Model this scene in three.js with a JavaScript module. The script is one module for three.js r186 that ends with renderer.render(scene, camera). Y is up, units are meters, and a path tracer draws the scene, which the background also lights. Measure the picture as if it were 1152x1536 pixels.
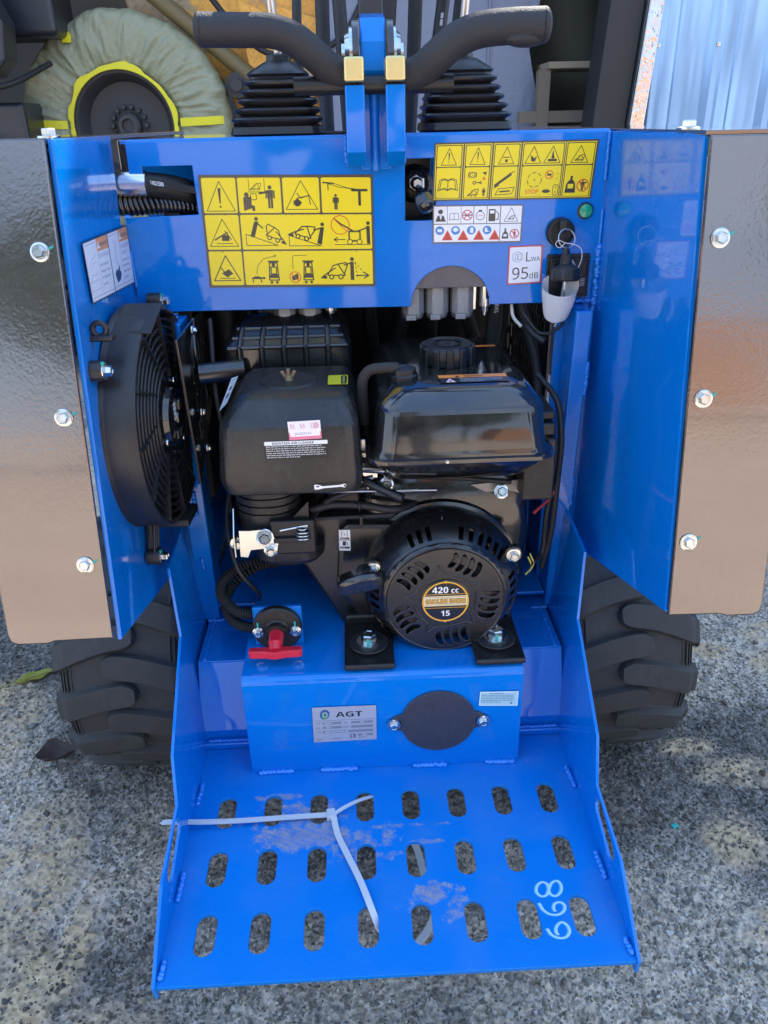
import * as THREE from 'three';
import { mergeGeometries, mergeVertices, toCreasedNormals } from 'three/addons/utils/BufferGeometryUtils.js';
import { MarchingCubes } from 'three/addons/objects/MarchingCubes.js';
import { RoundedBoxGeometry } from 'three/addons/geometries/RoundedBoxGeometry.js';

// ───────────────────────── camera, sky, sun, exposure ─────────────────────────
const scene = new THREE.Scene();
const camera = new THREE.PerspectiveCamera(66.03, 3 / 4, 0.05, 400);
camera.position.set(-0.0231, 1.1609, 1.1544);
camera.up.set(0.03795, 0.89594, -0.44256);
camera.lookAt(0.0059, 0.7173, 0.2588);
const renderer = new THREE.WebGLRenderer({ antialias: true });
renderer.toneMapping = THREE.LinearToneMapping;
renderer.toneMappingExposure = 3.6;
renderer.shadowMap.enabled = true;

// a thin high haze with soft clouds, the same all round
function hash(x, y, z) { let h = Math.imul(x, 374761393) ^ Math.imul(y, 668265263) ^ Math.imul(z, 1274126177); h = Math.imul(h ^ (h >>> 13), 1274126177); return ((h ^ (h >>> 16)) >>> 0) / 4294967296; }
const sm = (t) => t * t * (3 - 2 * t), mix = (a, b, t) => a + (b - a) * t, clamp = (v, a = 0, b = 1) => Math.min(b, Math.max(a, v));
function noise3(x, y, z) {
  const i = Math.floor(x), j = Math.floor(y), k = Math.floor(z), u = sm(x - i), v = sm(y - j), w = sm(z - k);
  return mix(mix(mix(hash(i, j, k), hash(i + 1, j, k), u), mix(hash(i, j + 1, k), hash(i + 1, j + 1, k), u), v),
    mix(mix(hash(i, j, k + 1), hash(i + 1, j, k + 1), u), mix(hash(i, j + 1, k + 1), hash(i + 1, j + 1, k + 1), u), v), w);
}
function fbm(x, y, z, o = 4) { let s = 0, a = 0.5; for (let i = 0; i < o; i++) { s += a * noise3(x, y, z); x *= 2.03; y *= 2.03; z *= 2.03; a *= 0.5; } return s / (1 - Math.pow(0.5, o)); }
{
  const W = 512, H = 256, d = new Float32Array(W * H * 4);
  for (let y = 0; y < H; y++) for (let x = 0; x < W; x++) {
    const el = ((y + 0.5) / H - 0.5) * Math.PI, az = (x + 0.5) / W * 2 * Math.PI;
    const dx = Math.cos(el) * Math.cos(az), dz = Math.cos(el) * Math.sin(az), dy = Math.sin(el), t = Math.pow(clamp(dy), 0.5);
    const c = sm(clamp((fbm(dx * 2.2 + 7, dy * 4 + 3, dz * 2.2 + 1, 5) - 0.5) / 0.2));
    const o = (y * W + x) * 4, k = 0.56;
    d[o] = k * mix(mix(0.74, 0.3, t), 1.1, c * 0.3); d[o + 1] = k * mix(mix(0.88, 0.53, t), 1.12, c * 0.3); d[o + 2] = k * mix(mix(1.06, 1.0, t), 1.2, c * 0.3); d[o + 3] = 1;
  }
  const t = new THREE.DataTexture(d, W, H, THREE.RGBAFormat, THREE.FloatType);
  t.mapping = THREE.EquirectangularReflectionMapping; t.magFilter = THREE.LinearFilter; t.minFilter = THREE.LinearFilter; t.wrapS = THREE.RepeatWrapping; t.needsUpdate = true;
  scene.background = t; scene.environment = t; scene.backgroundIntensity = 1; scene.environmentIntensity = 1;
}
const sun = new THREE.DirectionalLight(new THREE.Color(1, 0.93, 0.82), 5);
sun.position.set(3.2, 11, -9.6); sun.target.position.set(0, 0, 0);
sun.castShadow = true; sun.shadow.mapSize.set(2048, 2048); sun.shadow.radius = 1.5;
Object.assign(sun.shadow.camera, { left: -14, right: 14, top: 14, bottom: -14, near: 0.5, far: 50 });
scene.add(sun, sun.target);

// ───────────────────────── helpers ─────────────────────────
let seed = 7;
const rnd = () => { seed = (seed + 0x6d2b79f5) | 0; let t = Math.imul(seed ^ (seed >>> 15), 1 | seed); t = (t + Math.imul(t ^ (t >>> 7), 61 | t)) ^ t; return ((t ^ (t >>> 14)) >>> 0) / 4294967296; };
const rr = (a, b) => a + (b - a) * rnd();
const V = (x, y, z) => (Array.isArray(x) ? new THREE.Vector3(...x) : new THREE.Vector3(x, y, z));
const used = {};
const numbered = (n) => { const k = (used[n] = (used[n] ?? -1) + 1); return k ? n + '_' + String(k).padStart(3, '0') : n; };
function tag(o, label, category, group, kind) { if (label) o.userData.label = label; if (category) o.userData.category = category; if (group) o.userData.group = group; if (kind) o.userData.kind = kind; return o; }
function thing(name, label, category, pos = [0, 0, 0], group) { const o = new THREE.Group(); o.name = numbered(name); o.position.set(...pos); scene.add(o); return tag(o, label, category, group); }
// box-projected uv in metres, so that grain keeps its size
function boxUV(g) {
  g = g.index ? g.toNonIndexed() : g;
  const p = g.attributes.position, n = p.count, uv = new Float32Array(n * 2), a = V(0, 0, 0), b = V(0, 0, 0), c = V(0, 0, 0);
  for (let i = 0; i < n; i += 3) {
    a.fromBufferAttribute(p, i); b.fromBufferAttribute(p, i + 1); c.fromBufferAttribute(p, i + 2); b.sub(a); c.sub(a); b.cross(c);
    const X = Math.abs(b.x), Y = Math.abs(b.y), Z = Math.abs(b.z);
    for (let k = 0; k < 3; k++) {
      const x = p.getX(i + k), y = p.getY(i + k), z = p.getZ(i + k), o = (i + k) * 2;
      if (X >= Y && X >= Z) { uv[o] = z; uv[o + 1] = y; } else if (Y >= Z) { uv[o] = x; uv[o + 1] = z; } else { uv[o] = x; uv[o + 1] = y; }
    }
  }
  g.setAttribute('uv', new THREE.BufferAttribute(uv, 2));
  return g;
}
function join(list) {
  const gs = [].concat(list).flat(9).map((g) => { const h = boxUV(g); for (const k of Object.keys(h.attributes)) if (!['position', 'normal', 'uv'].includes(k)) h.deleteAttribute(k); h.clearGroups?.(); if (!h.attributes.normal) h.computeVertexNormals(); return h; });
  return gs.length > 1 ? mergeGeometries(gs) : gs[0];
}
function obj(name, geos, mat, parent = scene) {
  const m = new THREE.Mesh(join(geos), mat); m.name = parent === scene ? numbered(name) : name; m.castShadow = m.receiveShadow = true; parent.add(m); return m;
}
const mv = (g, x, y, z) => g.translate(x, y, z);
function bx(x0, x1, y0, y1, z0, z1, r = 0.0015) {
  const w = x1 - x0, h = y1 - y0, d = z1 - z0; r = Math.min(r, w / 2.1, h / 2.1, d / 2.1);
  return mv(r > 0 ? new RoundedBoxGeometry(w, h, d, 2, r) : new THREE.BoxGeometry(w, h, d), (x0 + x1) / 2, (y0 + y1) / 2, (z0 + z1) / 2);
}
const Q = new THREE.Quaternion(), UP = V(0, 1, 0);
function orient(g, from, dir) { return g.applyQuaternion(Q.setFromUnitVectors(UP, V(dir).normalize())).translate(...from); }   // a shape along +y set on a point, along a direction
function rod(a, b, r, r2 = r, n = 16) { a = V(a); b = V(b); const d = b.clone().sub(a), g = new THREE.CylinderGeometry(r2, r, d.length(), n); g.translate(0, d.length() / 2, 0); return orient(g, a.toArray(), d.toArray()); }
function disc(c, dir, r, h, bev = 0.001, n = 28) { return orient(new THREE.LatheGeometry([[0, 0], [r, 0], [r, h - bev], [r - bev, h], [0, h]].map((p) => new THREE.Vector2(...p)), n), c, dir); }
function lathe(pts, c, dir, n = 40, crease = 0.6, a0 = 0, a1 = Math.PI * 2) { return orient(toCreasedNormals(new THREE.LatheGeometry(pts.map((p) => new THREE.Vector2(...p)), n, a0, a1), crease), c, dir); }
function tube(pts, r, seg = 40, n = 10) {
  const c = new THREE.CatmullRomCurve3(pts.map((p) => V(p)), false, 'centripetal'), e = [], g = new THREE.TubeGeometry(c, seg, r, n);
  for (const t of [0, 1]) { const p = c.getPoint(t), d = c.getTangent(t); if (!t) d.negate(); e.push(orient(new THREE.CircleGeometry(r, n).rotateX(-Math.PI / 2), p.toArray(), d.toArray())); }
  return [g, ...e];
}
const sh = (pts) => { const s = new THREE.Shape(); pts.forEach(([x, y], i) => (i ? s.lineTo(x, y) : s.moveTo(x, y))); s.closePath(); return s; };
const hole = (pts) => { const s = new THREE.Path(); pts.forEach(([x, y], i) => (i ? s.lineTo(x, y) : s.moveTo(x, y))); s.closePath(); return s; };
const pill = (cx, cy, w, h) => { const r = w / 2, p = []; for (let i = 0; i <= 8; i++) p.push([cx + r * Math.cos(Math.PI * i / 8), cy + h / 2 - r + r * Math.sin(Math.PI * i / 8)]); for (let i = 0; i <= 8; i++) p.push([cx - r * Math.cos(Math.PI * i / 8), cy - h / 2 + r - r * Math.sin(Math.PI * i / 8)]); return p; };
const rrect = (x0, x1, y0, y1, r, n = 4) => { const p = []; for (const [cx, cy, a] of [[x1 - r, y1 - r, 0], [x0 + r, y1 - r, 1], [x0 + r, y0 + r, 2], [x1 - r, y0 + r, 3]]) for (let i = 0; i <= n; i++) { const t = (a + i / n) * Math.PI / 2; p.push([cx + r * Math.cos(t), cy + r * Math.sin(t)]); } return p; };
const circ = (cx, cy, r, n = 24, a0 = 0, ry = r) => Array.from({ length: n }, (_, i) => { const t = a0 + i / n * 2 * Math.PI; return [cx + r * Math.cos(t), cy + ry * Math.sin(t)]; });
// a sheet in the xy plane from z - t to z
function sheet(pts, z, t, holes = [], bev = 0.0008) {
  const s = sh(pts); s.holes = holes.map(hole);
  return new THREE.ExtrudeGeometry(s, { depth: t - 2 * bev, bevelEnabled: bev > 0, bevelThickness: bev, bevelSize: bev, bevelOffset: -bev, bevelSegments: 2, curveSegments: 8 }).translate(0, 0, z - t + bev);
}
const toX = (g) => g.rotateY(Math.PI / 2);        // (u, v, w) -> (w, v, -u)
const toY = (g) => g.rotateX(-Math.PI / 2);       // (u, v, w) -> (u, w, -v)
// a skin through rounded rectangles stacked in y: [y, x0, x1, z0, z1, r]
function loft(secs, crease = 0.5, n = 5, closed = true) {
  const rings = secs.map(([y, x0, x1, z0, z1, r]) => rrect(x0, x1, z0, z1, Math.min(r, (x1 - x0) / 2.01, (z1 - z0) / 2.01), n).map(([x, z]) => [x, y, z])), P = [], m = rings[0].length;
  for (let i = 0; i + 1 < rings.length; i++) for (let j = 0; j < m; j++) {
    const a = rings[i][j], b = rings[i][(j + 1) % m], c = rings[i + 1][(j + 1) % m], d = rings[i + 1][j];
    P.push(...a, ...d, ...c, ...a, ...c, ...b);
  }
  if (closed) for (const [ring, up] of [[rings[0], 0], [rings.at(-1), 1]]) {
    const c = [0, 1, 2].map((k) => ring.reduce((s, p) => s + p[k], 0) / m);
    for (let j = 0; j < m; j++) { const a = ring[j], b = ring[(j + 1) % m]; P.push(...c, ...(up ? b : a), ...(up ? a : b)); }
  }
  const g = new THREE.BufferGeometry(); g.setAttribute('position', new THREE.Float32BufferAttribute(P, 3));
  return toCreasedNormals(g, crease);
}
// hexagon bolt with its flange or washer, standing on a point
function bolt(c, dir, r = 0.0065, h = 0.0075) {
  const g = [orient(toCreasedNormals(new THREE.LatheGeometry([[0, 0], [r * 1.75, 0], [r * 1.75, 0.0018], [r * 1.35, 0.003], [0, 0.003]].map((p) => new THREE.Vector2(...p)), 24), 0.5), c, dir)];
  const q = rr(0, 1);
  g.push(orient(toCreasedNormals(new THREE.LatheGeometry([[0, 0.002], [r * 1.12, 0.002], [r * 1.12, h - 0.0012], [r * 0.92, h], [r * 0.7, h], [r * 0.62, h - 0.0008], [0, h - 0.0008]].map((p) => new THREE.Vector2(...p)), 6, q), 0.3), c, dir));
  return g;
}
// a run of weld: overlapping small lumps
function weld(a, b, r = 0.0035) {
  a = V(a); b = V(b); const L = a.distanceTo(b), n = Math.max(4, Math.round(L / (r * 0.55))), out = [];
  for (let i = 0; i < n; i++) { const g = new THREE.SphereGeometry(r * rr(0.85, 1.05), 8, 6), p = a.clone().lerp(b, (i + 0.5) / n); g.scale(rr(0.95, 1.25), rr(0.8, 1.0), rr(0.95, 1.25)); out.push(g.translate(p.x + rr(-1, 1) * r * 0.2, p.y + rr(-1, 1) * r * 0.2, p.z + rr(-1, 1) * r * 0.2)); }
  return out;
}

// ───────────────────────── textures and materials ─────────────────────────
function dataTex(n, f, rep = 1, color = false) {
  const d = new Uint8Array(n * n * 4);
  for (let y = 0; y < n; y++) for (let x = 0; x < n; x++) { const v = f(x / n, y / n), o = (y * n + x) * 4; if (color) { d[o] = v[0]; d[o + 1] = v[1]; d[o + 2] = v[2]; } else d[o] = d[o + 1] = d[o + 2] = clamp(v) * 255; d[o + 3] = 255; }
  const t = new THREE.DataTexture(d, n, n); t.wrapS = t.wrapT = THREE.RepeatWrapping; t.magFilter = THREE.LinearFilter; t.minFilter = THREE.LinearMipmapLinearFilter; t.repeat.set(rep, rep); if (color) t.colorSpace = THREE.SRGBColorSpace; t.needsUpdate = true; return t;
}
// noise that tiles over the unit square, with k cells
function tile(u, v, k, s = 0) {
  const x = u * k, y = v * k, i = Math.floor(x), j = Math.floor(y), a = sm(x - i), b = sm(y - j), h = (p, q) => hash(((p % k) + k) % k, ((q % k) + k) % k, s);
  return mix(mix(h(i, j), h(i + 1, j), a), mix(h(i, j + 1), h(i + 1, j + 1), a), b);
}
const peelT = dataTex(512, (u, v) => 0.5 * tile(u, v, 40, 1) + 0.3 * tile(u, v, 72, 2) + 0.2 * tile(u, v, 12, 3), 8);         // 12.5 cm tile
const waveT = dataTex(512, (u, v) => 0.6 * tile(u, v, 10, 4) + 0.3 * tile(u, v, 22, 5) + 0.1 * tile(u, v, 60, 6), 5);           // 20 cm tile
const gritT = dataTex(512, (u, v) => 0.5 * tile(u, v, 220, 7) + 0.5 * tile(u, v, 110, 8), 8);
const paintT = dataTex(512, (u, v) => 0.62 * (0.6 * tile(u, v, 9, 4) + 0.4 * tile(u, v, 21, 5)) + 0.26 * tile(u, v, 64, 6) + 0.12 * tile(u, v, 100, 16), 5);
const smudgeT = dataTex(512, (u, v) => clamp(0.5 + 1.5 * (0.5 * tile(u, v, 6, 9) + 0.3 * tile(u, v, 17, 10) + 0.2 * tile(u, v, 60, 11) - 0.5)), 4);
const roughT = dataTex(512, (u, v) => 0.72 + 0.28 * clamp(0.5 * tile(u, v, 7, 12) + 0.3 * tile(u, v, 23, 13) + 0.2 * tile(u, v, 90, 14)), 4);
const col = (r, g, b) => new THREE.Color().setRGB(r, g, b);
const phys = (o) => new THREE.MeshPhysicalMaterial(o);
const std = (o) => new THREE.MeshStandardMaterial(o);
// dust, wiped patches and run marks on dark moulded parts, as a tone of the surface
const grimeT = (base, seedy) => dataTex(768, (u, v) => { const sp = hash(Math.floor(u * 768), Math.floor(v * 768), seedy), n = 0.5 * tile(u, v, 5, seedy) + 0.3 * tile(u, v, 19, seedy + 1) + 0.2 * tile(u, v, 70, seedy + 2), run = tile(u, v * 0.5, 60, seedy + 3) * tile(u, v, 8, seedy + 4), d = clamp((n - 0.46) * 2.2) * (0.5 + 0.5 * tile(u, v, 160, seedy + 5)) + 0.5 * clamp((run - 0.42) * 4) + (sp > 0.997 ? 0.9 : 0), l = base + 0.016 * d, q = (x) => 255 * Math.pow(x, 1 / 2.2); return [q(l * 1.04), q(l), q(l * 0.96)]; }, 3, true);
const M = {
  blue: phys({ color: col(0.001, 0.185, 0.64), roughness: 0.45, specularIntensity: 0.12, clearcoat: 1, clearcoatRoughness: 0.05, bumpMap: paintT, bumpScale: 0.0006, roughnessMap: smudgeT }),
  weld: phys({ color: col(0.002, 0.215, 0.74), roughness: 0.4, clearcoat: 1, clearcoatRoughness: 0.15 }),
  guard: phys({ color: col(0.17, 0.155, 0.15), metalness: 0.9, roughness: 0.17, roughnessMap: roughT, clearcoat: 1, clearcoatRoughness: 0.05, bumpMap: peelT, bumpScale: 0.00013 }),
  blackGloss: phys({ color: 0xffffff, map: grimeT(0.0055, 71), roughness: 0.3, clearcoat: 1, clearcoatRoughness: 0.12, bumpMap: waveT, bumpScale: 0.0004, roughnessMap: roughT }),
  blackSatin: std({ color: col(0.012, 0.012, 0.013), roughness: 0.42, bumpMap: gritT, bumpScale: 0.0002, roughnessMap: roughT }),
  plastic: std({ color: 0xffffff, map: grimeT(0.009, 81), roughness: 0.46, bumpMap: gritT, bumpScale: 0.0003, roughnessMap: roughT }),
  matte: std({ color: col(0.012, 0.012, 0.012), roughness: 0.75 }),
  tread: std({ color: 0xffffff, map: grimeT(0.036, 61), roughness: 0.75, bumpMap: gritT, bumpScale: 0.0006 }),
  rubber: std({ color: col(0.016, 0.016, 0.017), roughness: 0.62, bumpMap: gritT, bumpScale: 0.0005, roughnessMap: roughT }),
  foam: std({ color: col(0.022, 0.022, 0.024), roughness: 0.62, bumpMap: gritT, bumpScale: 0.0007 }),
  zinc: std({ color: col(0.6, 0.63, 0.62), metalness: 1, roughness: 0.24, roughnessMap: roughT }),
  zincYellow: std({ color: col(0.8, 0.66, 0.3), metalness: 0.9, roughness: 0.34, bumpMap: gritT, bumpScale: 0.0002 }),
  alu: std({ color: col(0.42, 0.41, 0.39), metalness: 0.7, roughness: 0.48, bumpMap: gritT, bumpScale: 0.0008 }),
  steel: std({ color: col(0.55, 0.55, 0.55), metalness: 1, roughness: 0.3 }),
  red: phys({ color: col(0.62, 0.012, 0.035), roughness: 0.4, clearcoat: 0.3 }),
  green: phys({ color: col(0.0, 0.34, 0.17), roughness: 0.25, clearcoat: 1 }),
  paint: std({ color: col(0.02, 0.42, 0.36), roughness: 0.6 }),
  nylon: phys({ color: col(0.72, 0.75, 0.78), roughness: 0.35, transmission: 0.25, thickness: 0 }),
  paper: phys({ color: col(0.82, 0.81, 0.8), roughness: 0.9, transmission: 0.2, thickness: 0 }),
  dirt: std({ color: col(0.2, 0.14, 0.09), roughness: 1 }),
};

// ───────────────────────── ground ─────────────────────────
// crushed asphalt millings with sandy dust; 2.4 m tile; the dusty spots lie where the photograph shows them
const SAND = [[1.02, -0.34, 0.13, 0.07], [0.7, 0.02, 0.09, 0.035], [0.86, 0.3, 0.1, 0.05], [0.62, 0.18, 0.05, 0.06], [0.74, 0.5, 0.09, 0.05], [-0.5, 0.6, 0.06, 0.08], [0.98, -0.42, 0.1, 0.05], [0.8, -0.36, 0.06, 0.035], [0.94, -0.3, 0.07, 0.04], [1.04, -0.2, 0.07, 0.04], [0.62, -0.05, 0.06, 0.02], [0.8, 0.12, 0.06, 0.04], [0.62, 0.36, 0.07, 0.05], [0.55, 0.55, 0.05, 0.04], [0.33, 0.67, 0.1, 0.05], [0.12, 0.69, 0.05, 0.03],
  [-0.62, 0.18, 0.08, 0.16], [-0.55, 0.42, 0.05, 0.1], [-0.43, 0.5, 0.09, 0.08], [-0.38, 0.62, 0.1, 0.06], [-0.85, -0.2, 0.1, 0.16], [-0.98, -0.05, 0.08, 0.15], [-0.78, 0.05, 0.06, 0.07], [-0.5, 0.3, 0.03, 0.1], [0.66, 0.62, 0.06, 0.03], [0.75, -0.62, 0.1, 0.06]];
const sandAt = (x, z) => { let s = 0; for (const [a, b, p, q] of SAND) { const u = (x - a) / p, v = (z - b) / q, d = u * u + v * v; if (d < 3) s = Math.max(s, 1.25 - d * 0.7 + 0.9 * (fbm(x * 26, 3, z * 26, 3) - 0.5)); } return clamp(s); };
const groundY = (x, z) => 0.012 * (fbm(x * 3.1 + 5, 0, z * 3.1, 3) - 0.5) + 0.006 * (fbm(x * 14, 2, z * 14, 2) - 0.5) + 0.008 * (fbm(x * 38, 6, z * 38, 2) - 0.5) + 0.009 * sandAt(x, z);
const wornAt = (x, z) => sm(clamp((fbm(x * 2.6 + 3, 11, z * 2.6, 4) - 0.36) * 4.2));   // 0 dark bare millings, 1 dusty
{
  const N = 2048, T = 2.4, c = new Uint8Array(N * N * 4), b = new Uint8Array(N * N * 4);
  for (let y = 0; y < N; y++) for (let x = 0; x < N; x++) {
    const u = x / N, v = y / N, X = (u - 0.5) * T, Z = (v - 0.5) * T;
    const big = 0.6 * tile(u, v, 9, 21) + 0.4 * tile(u, v, 23, 22), fine = tile(u, v, 420, 23), mid = tile(u, v, 190, 24), speck = hash(x >> 1, y >> 1, 25), sm2 = tile(u, v, 70, 26);
    const wn = wornAt(X, Z), s = Math.max(sandAt(X, Z), 0.45 * clamp(wn * 2 - 0.9), clamp((big - 0.6) * 4) * 0.5) * clamp(2.2 * (0.45 * sm2 + 0.3 * mid + 0.3 * fine) - 0.3);
    let g = 0.34 + 0.18 * big + 0.3 * (fine - 0.4) + 0.22 * (mid - 0.45) + 0.24 * (speck - 0.5); g *= mix(0.4, 1.02, wn); if (speck > 0.98) g += 0.25;
    const o = (y * N + x) * 4, q = (l) => 255 * Math.pow(clamp(l, 0.008), 1 / 2.2);
    c[o] = q(mix(g * 1.2, 0.55 + 0.26 * (fine - 0.5), s)); c[o + 1] = q(mix(g * 1.04, 0.4 + 0.22 * (fine - 0.5), s)); c[o + 2] = q(mix(g * 0.88, 0.235 + 0.17 * (fine - 0.5), s)); c[o + 3] = 255;
    b[o] = b[o + 1] = b[o + 2] = 255 * clamp(0.45 * mid + 0.35 * fine + 0.3 * sm2 * (1 - 0.6 * s)); b[o + 3] = 255;
  }
  const mk = (d, srgb) => { const t = new THREE.DataTexture(d, N, N); t.wrapS = t.wrapT = THREE.RepeatWrapping; t.magFilter = THREE.LinearFilter; t.minFilter = THREE.LinearMipmapLinearFilter; if (srgb) t.colorSpace = THREE.SRGBColorSpace; t.needsUpdate = true; return t; };
  M.ground = std({ color: 0xffffff, map: mk(c, true), roughness: 0.95, bumpMap: mk(b), bumpScale: 0.01 });
  // one sheet out to the horizon, finely waved near the loader
  const xs = []; for (let i = -135; i <= 135; i++) xs.push(Math.sign(i) * (Math.abs(i) <= 115 ? Math.abs(i) * 0.0115 : 1.3225 * Math.pow(160 / 1.3225, (Math.abs(i) - 115) / 20)));
  const n = xs.length, p = new Float32Array(n * n * 3), uv = new Float32Array(n * n * 2), idx = [];
  for (let j = 0; j < n; j++) for (let i = 0; i < n; i++) {
    const x = xs[i], z = xs[j], k = j * n + i, near = Math.abs(x) < 1.33 && Math.abs(z) < 1.33;
    p.set([x, near ? groundY(x, z) : 0, z], k * 3); uv.set([x / T + 0.5, z / T + 0.5], k * 2);
    if (i < n - 1 && j < n - 1) idx.push(k, k + n, k + 1, k + 1, k + n, k + n + 1);
  }
  const g = new THREE.BufferGeometry(); g.setAttribute('position', new THREE.BufferAttribute(p, 3)); g.setAttribute('uv', new THREE.BufferAttribute(uv, 2)); g.setIndex(idx); g.computeVertexNormals();
  const m = new THREE.Mesh(g, M.ground); m.name = 'ground'; m.receiveShadow = true; tag(m, null, null, null, 'structure'); scene.add(m);

  // loose stones
  const st = toCreasedNormals(new THREE.OctahedronGeometry(1.15, 0), 0.2), sp = st.attributes.position;
  for (let i = 0; i < sp.count; i++) { const a = 0.6 + 0.75 * hash(Math.round(sp.getX(i) * 50), Math.round(sp.getY(i) * 50), Math.round(sp.getZ(i) * 50)); sp.setXYZ(i, sp.getX(i) * a, sp.getY(i) * a, sp.getZ(i) * a); }
  st.deleteAttribute('normal'); st.computeVertexNormals();
  const K = 230000, im = new THREE.InstancedMesh(st, std({ color: 0xffffff, roughness: 0.9, bumpMap: gritT, bumpScale: 0.001 }), K), o = new THREE.Object3D(), cc = new THREE.Color();
  let k = 0;
  while (k < K) {
    const x = rr(-1.25, 1.25), z = rr(-1.0, 0.95), s = sandAt(x, z);
    if (s > 0.3 && rnd() < 0.66) continue;
    if (x * x < 0.05 && z < 0.1) continue;
    const r = 0.001 + 0.0034 * Math.pow(rnd(), 2.2) + (rnd() < 0.05 ? rr(0.0012, 0.0042) : 0) + (rnd() < 0.006 ? rr(0.002, 0.005) : 0);
    o.position.set(x, groundY(x, z) + r * rr(-0.3, 0.45), z); o.rotation.set(rr(0, 6), rr(0, 6), rr(0, 6)); o.scale.set(r * rr(0.8, 1.5), r * rr(0.5, 0.9), r * rr(0.7, 1.1)); o.updateMatrix(); im.setMatrixAt(k, o.matrix);
    const q = rnd(), v = q < 0.2 && r < 0.0021 ? rr(0.06, 0.14) : q < 0.76 ? rr(0.18, 0.54) : rr(0.55, 0.92), w = rr(0.04, 0.24), dz = mix(0.42, 1.02, wornAt(x, z)); im.setColorAt(k, cc.setRGB(v * dz * (1 + w), v * dz * (1 + w * 0.3), v * dz * (1 - w))); k++;
  }
  im.name = 'gravel'; im.receiveShadow = im.castShadow = true; scene.add(im); tag(im, 'loose crushed grey asphalt stones strewn over the dusty ground', 'gravel', null, 'stuff');
}

// sunlit sandy earth of the yard beyond the shade
{
  const d = new Uint8Array(512 * 512 * 4); for (let y = 0; y < 512; y++) for (let x = 0; x < 512; x++) { const u = x / 512, v = y / 512, n = 0.45 * tile(u, v, 9, 51) + 0.3 * tile(u, v, 40, 52) + 0.25 * tile(u, v, 190, 53), o = (y * 512 + x) * 4, q = (l) => 255 * Math.pow(l, 1 / 2.2); d[o] = q(0.34 + 0.34 * n); d[o + 1] = q(0.26 + 0.29 * n); d[o + 2] = q(0.2 + 0.25 * n); d[o + 3] = 255; }
  const t = new THREE.DataTexture(d, 512, 512); t.wrapS = t.wrapT = THREE.RepeatWrapping; t.magFilter = THREE.LinearFilter; t.colorSpace = THREE.SRGBColorSpace; t.repeat.set(0.3, 0.3); t.needsUpdate = true;
  const e = []; for (let i = 0; i <= 60; i++) e.push([-30 + i, -(1.25 + 0.3 * (fbm(i * 0.7, 4, 2, 3) - 0.5) + 0.006 * Math.abs(i - 30))]);
  const y = obj('dirt_yard', new THREE.ShapeGeometry(sh([...e, [60, -60], [-60, -60]])).rotateX(-Math.PI / 2).translate(0, 0.008, 0), std({ color: 0xffffff, map: t, roughness: 1, bumpMap: waveT, bumpScale: 0.02 })); tag(y, null, null, null, 'structure');
}

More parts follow.
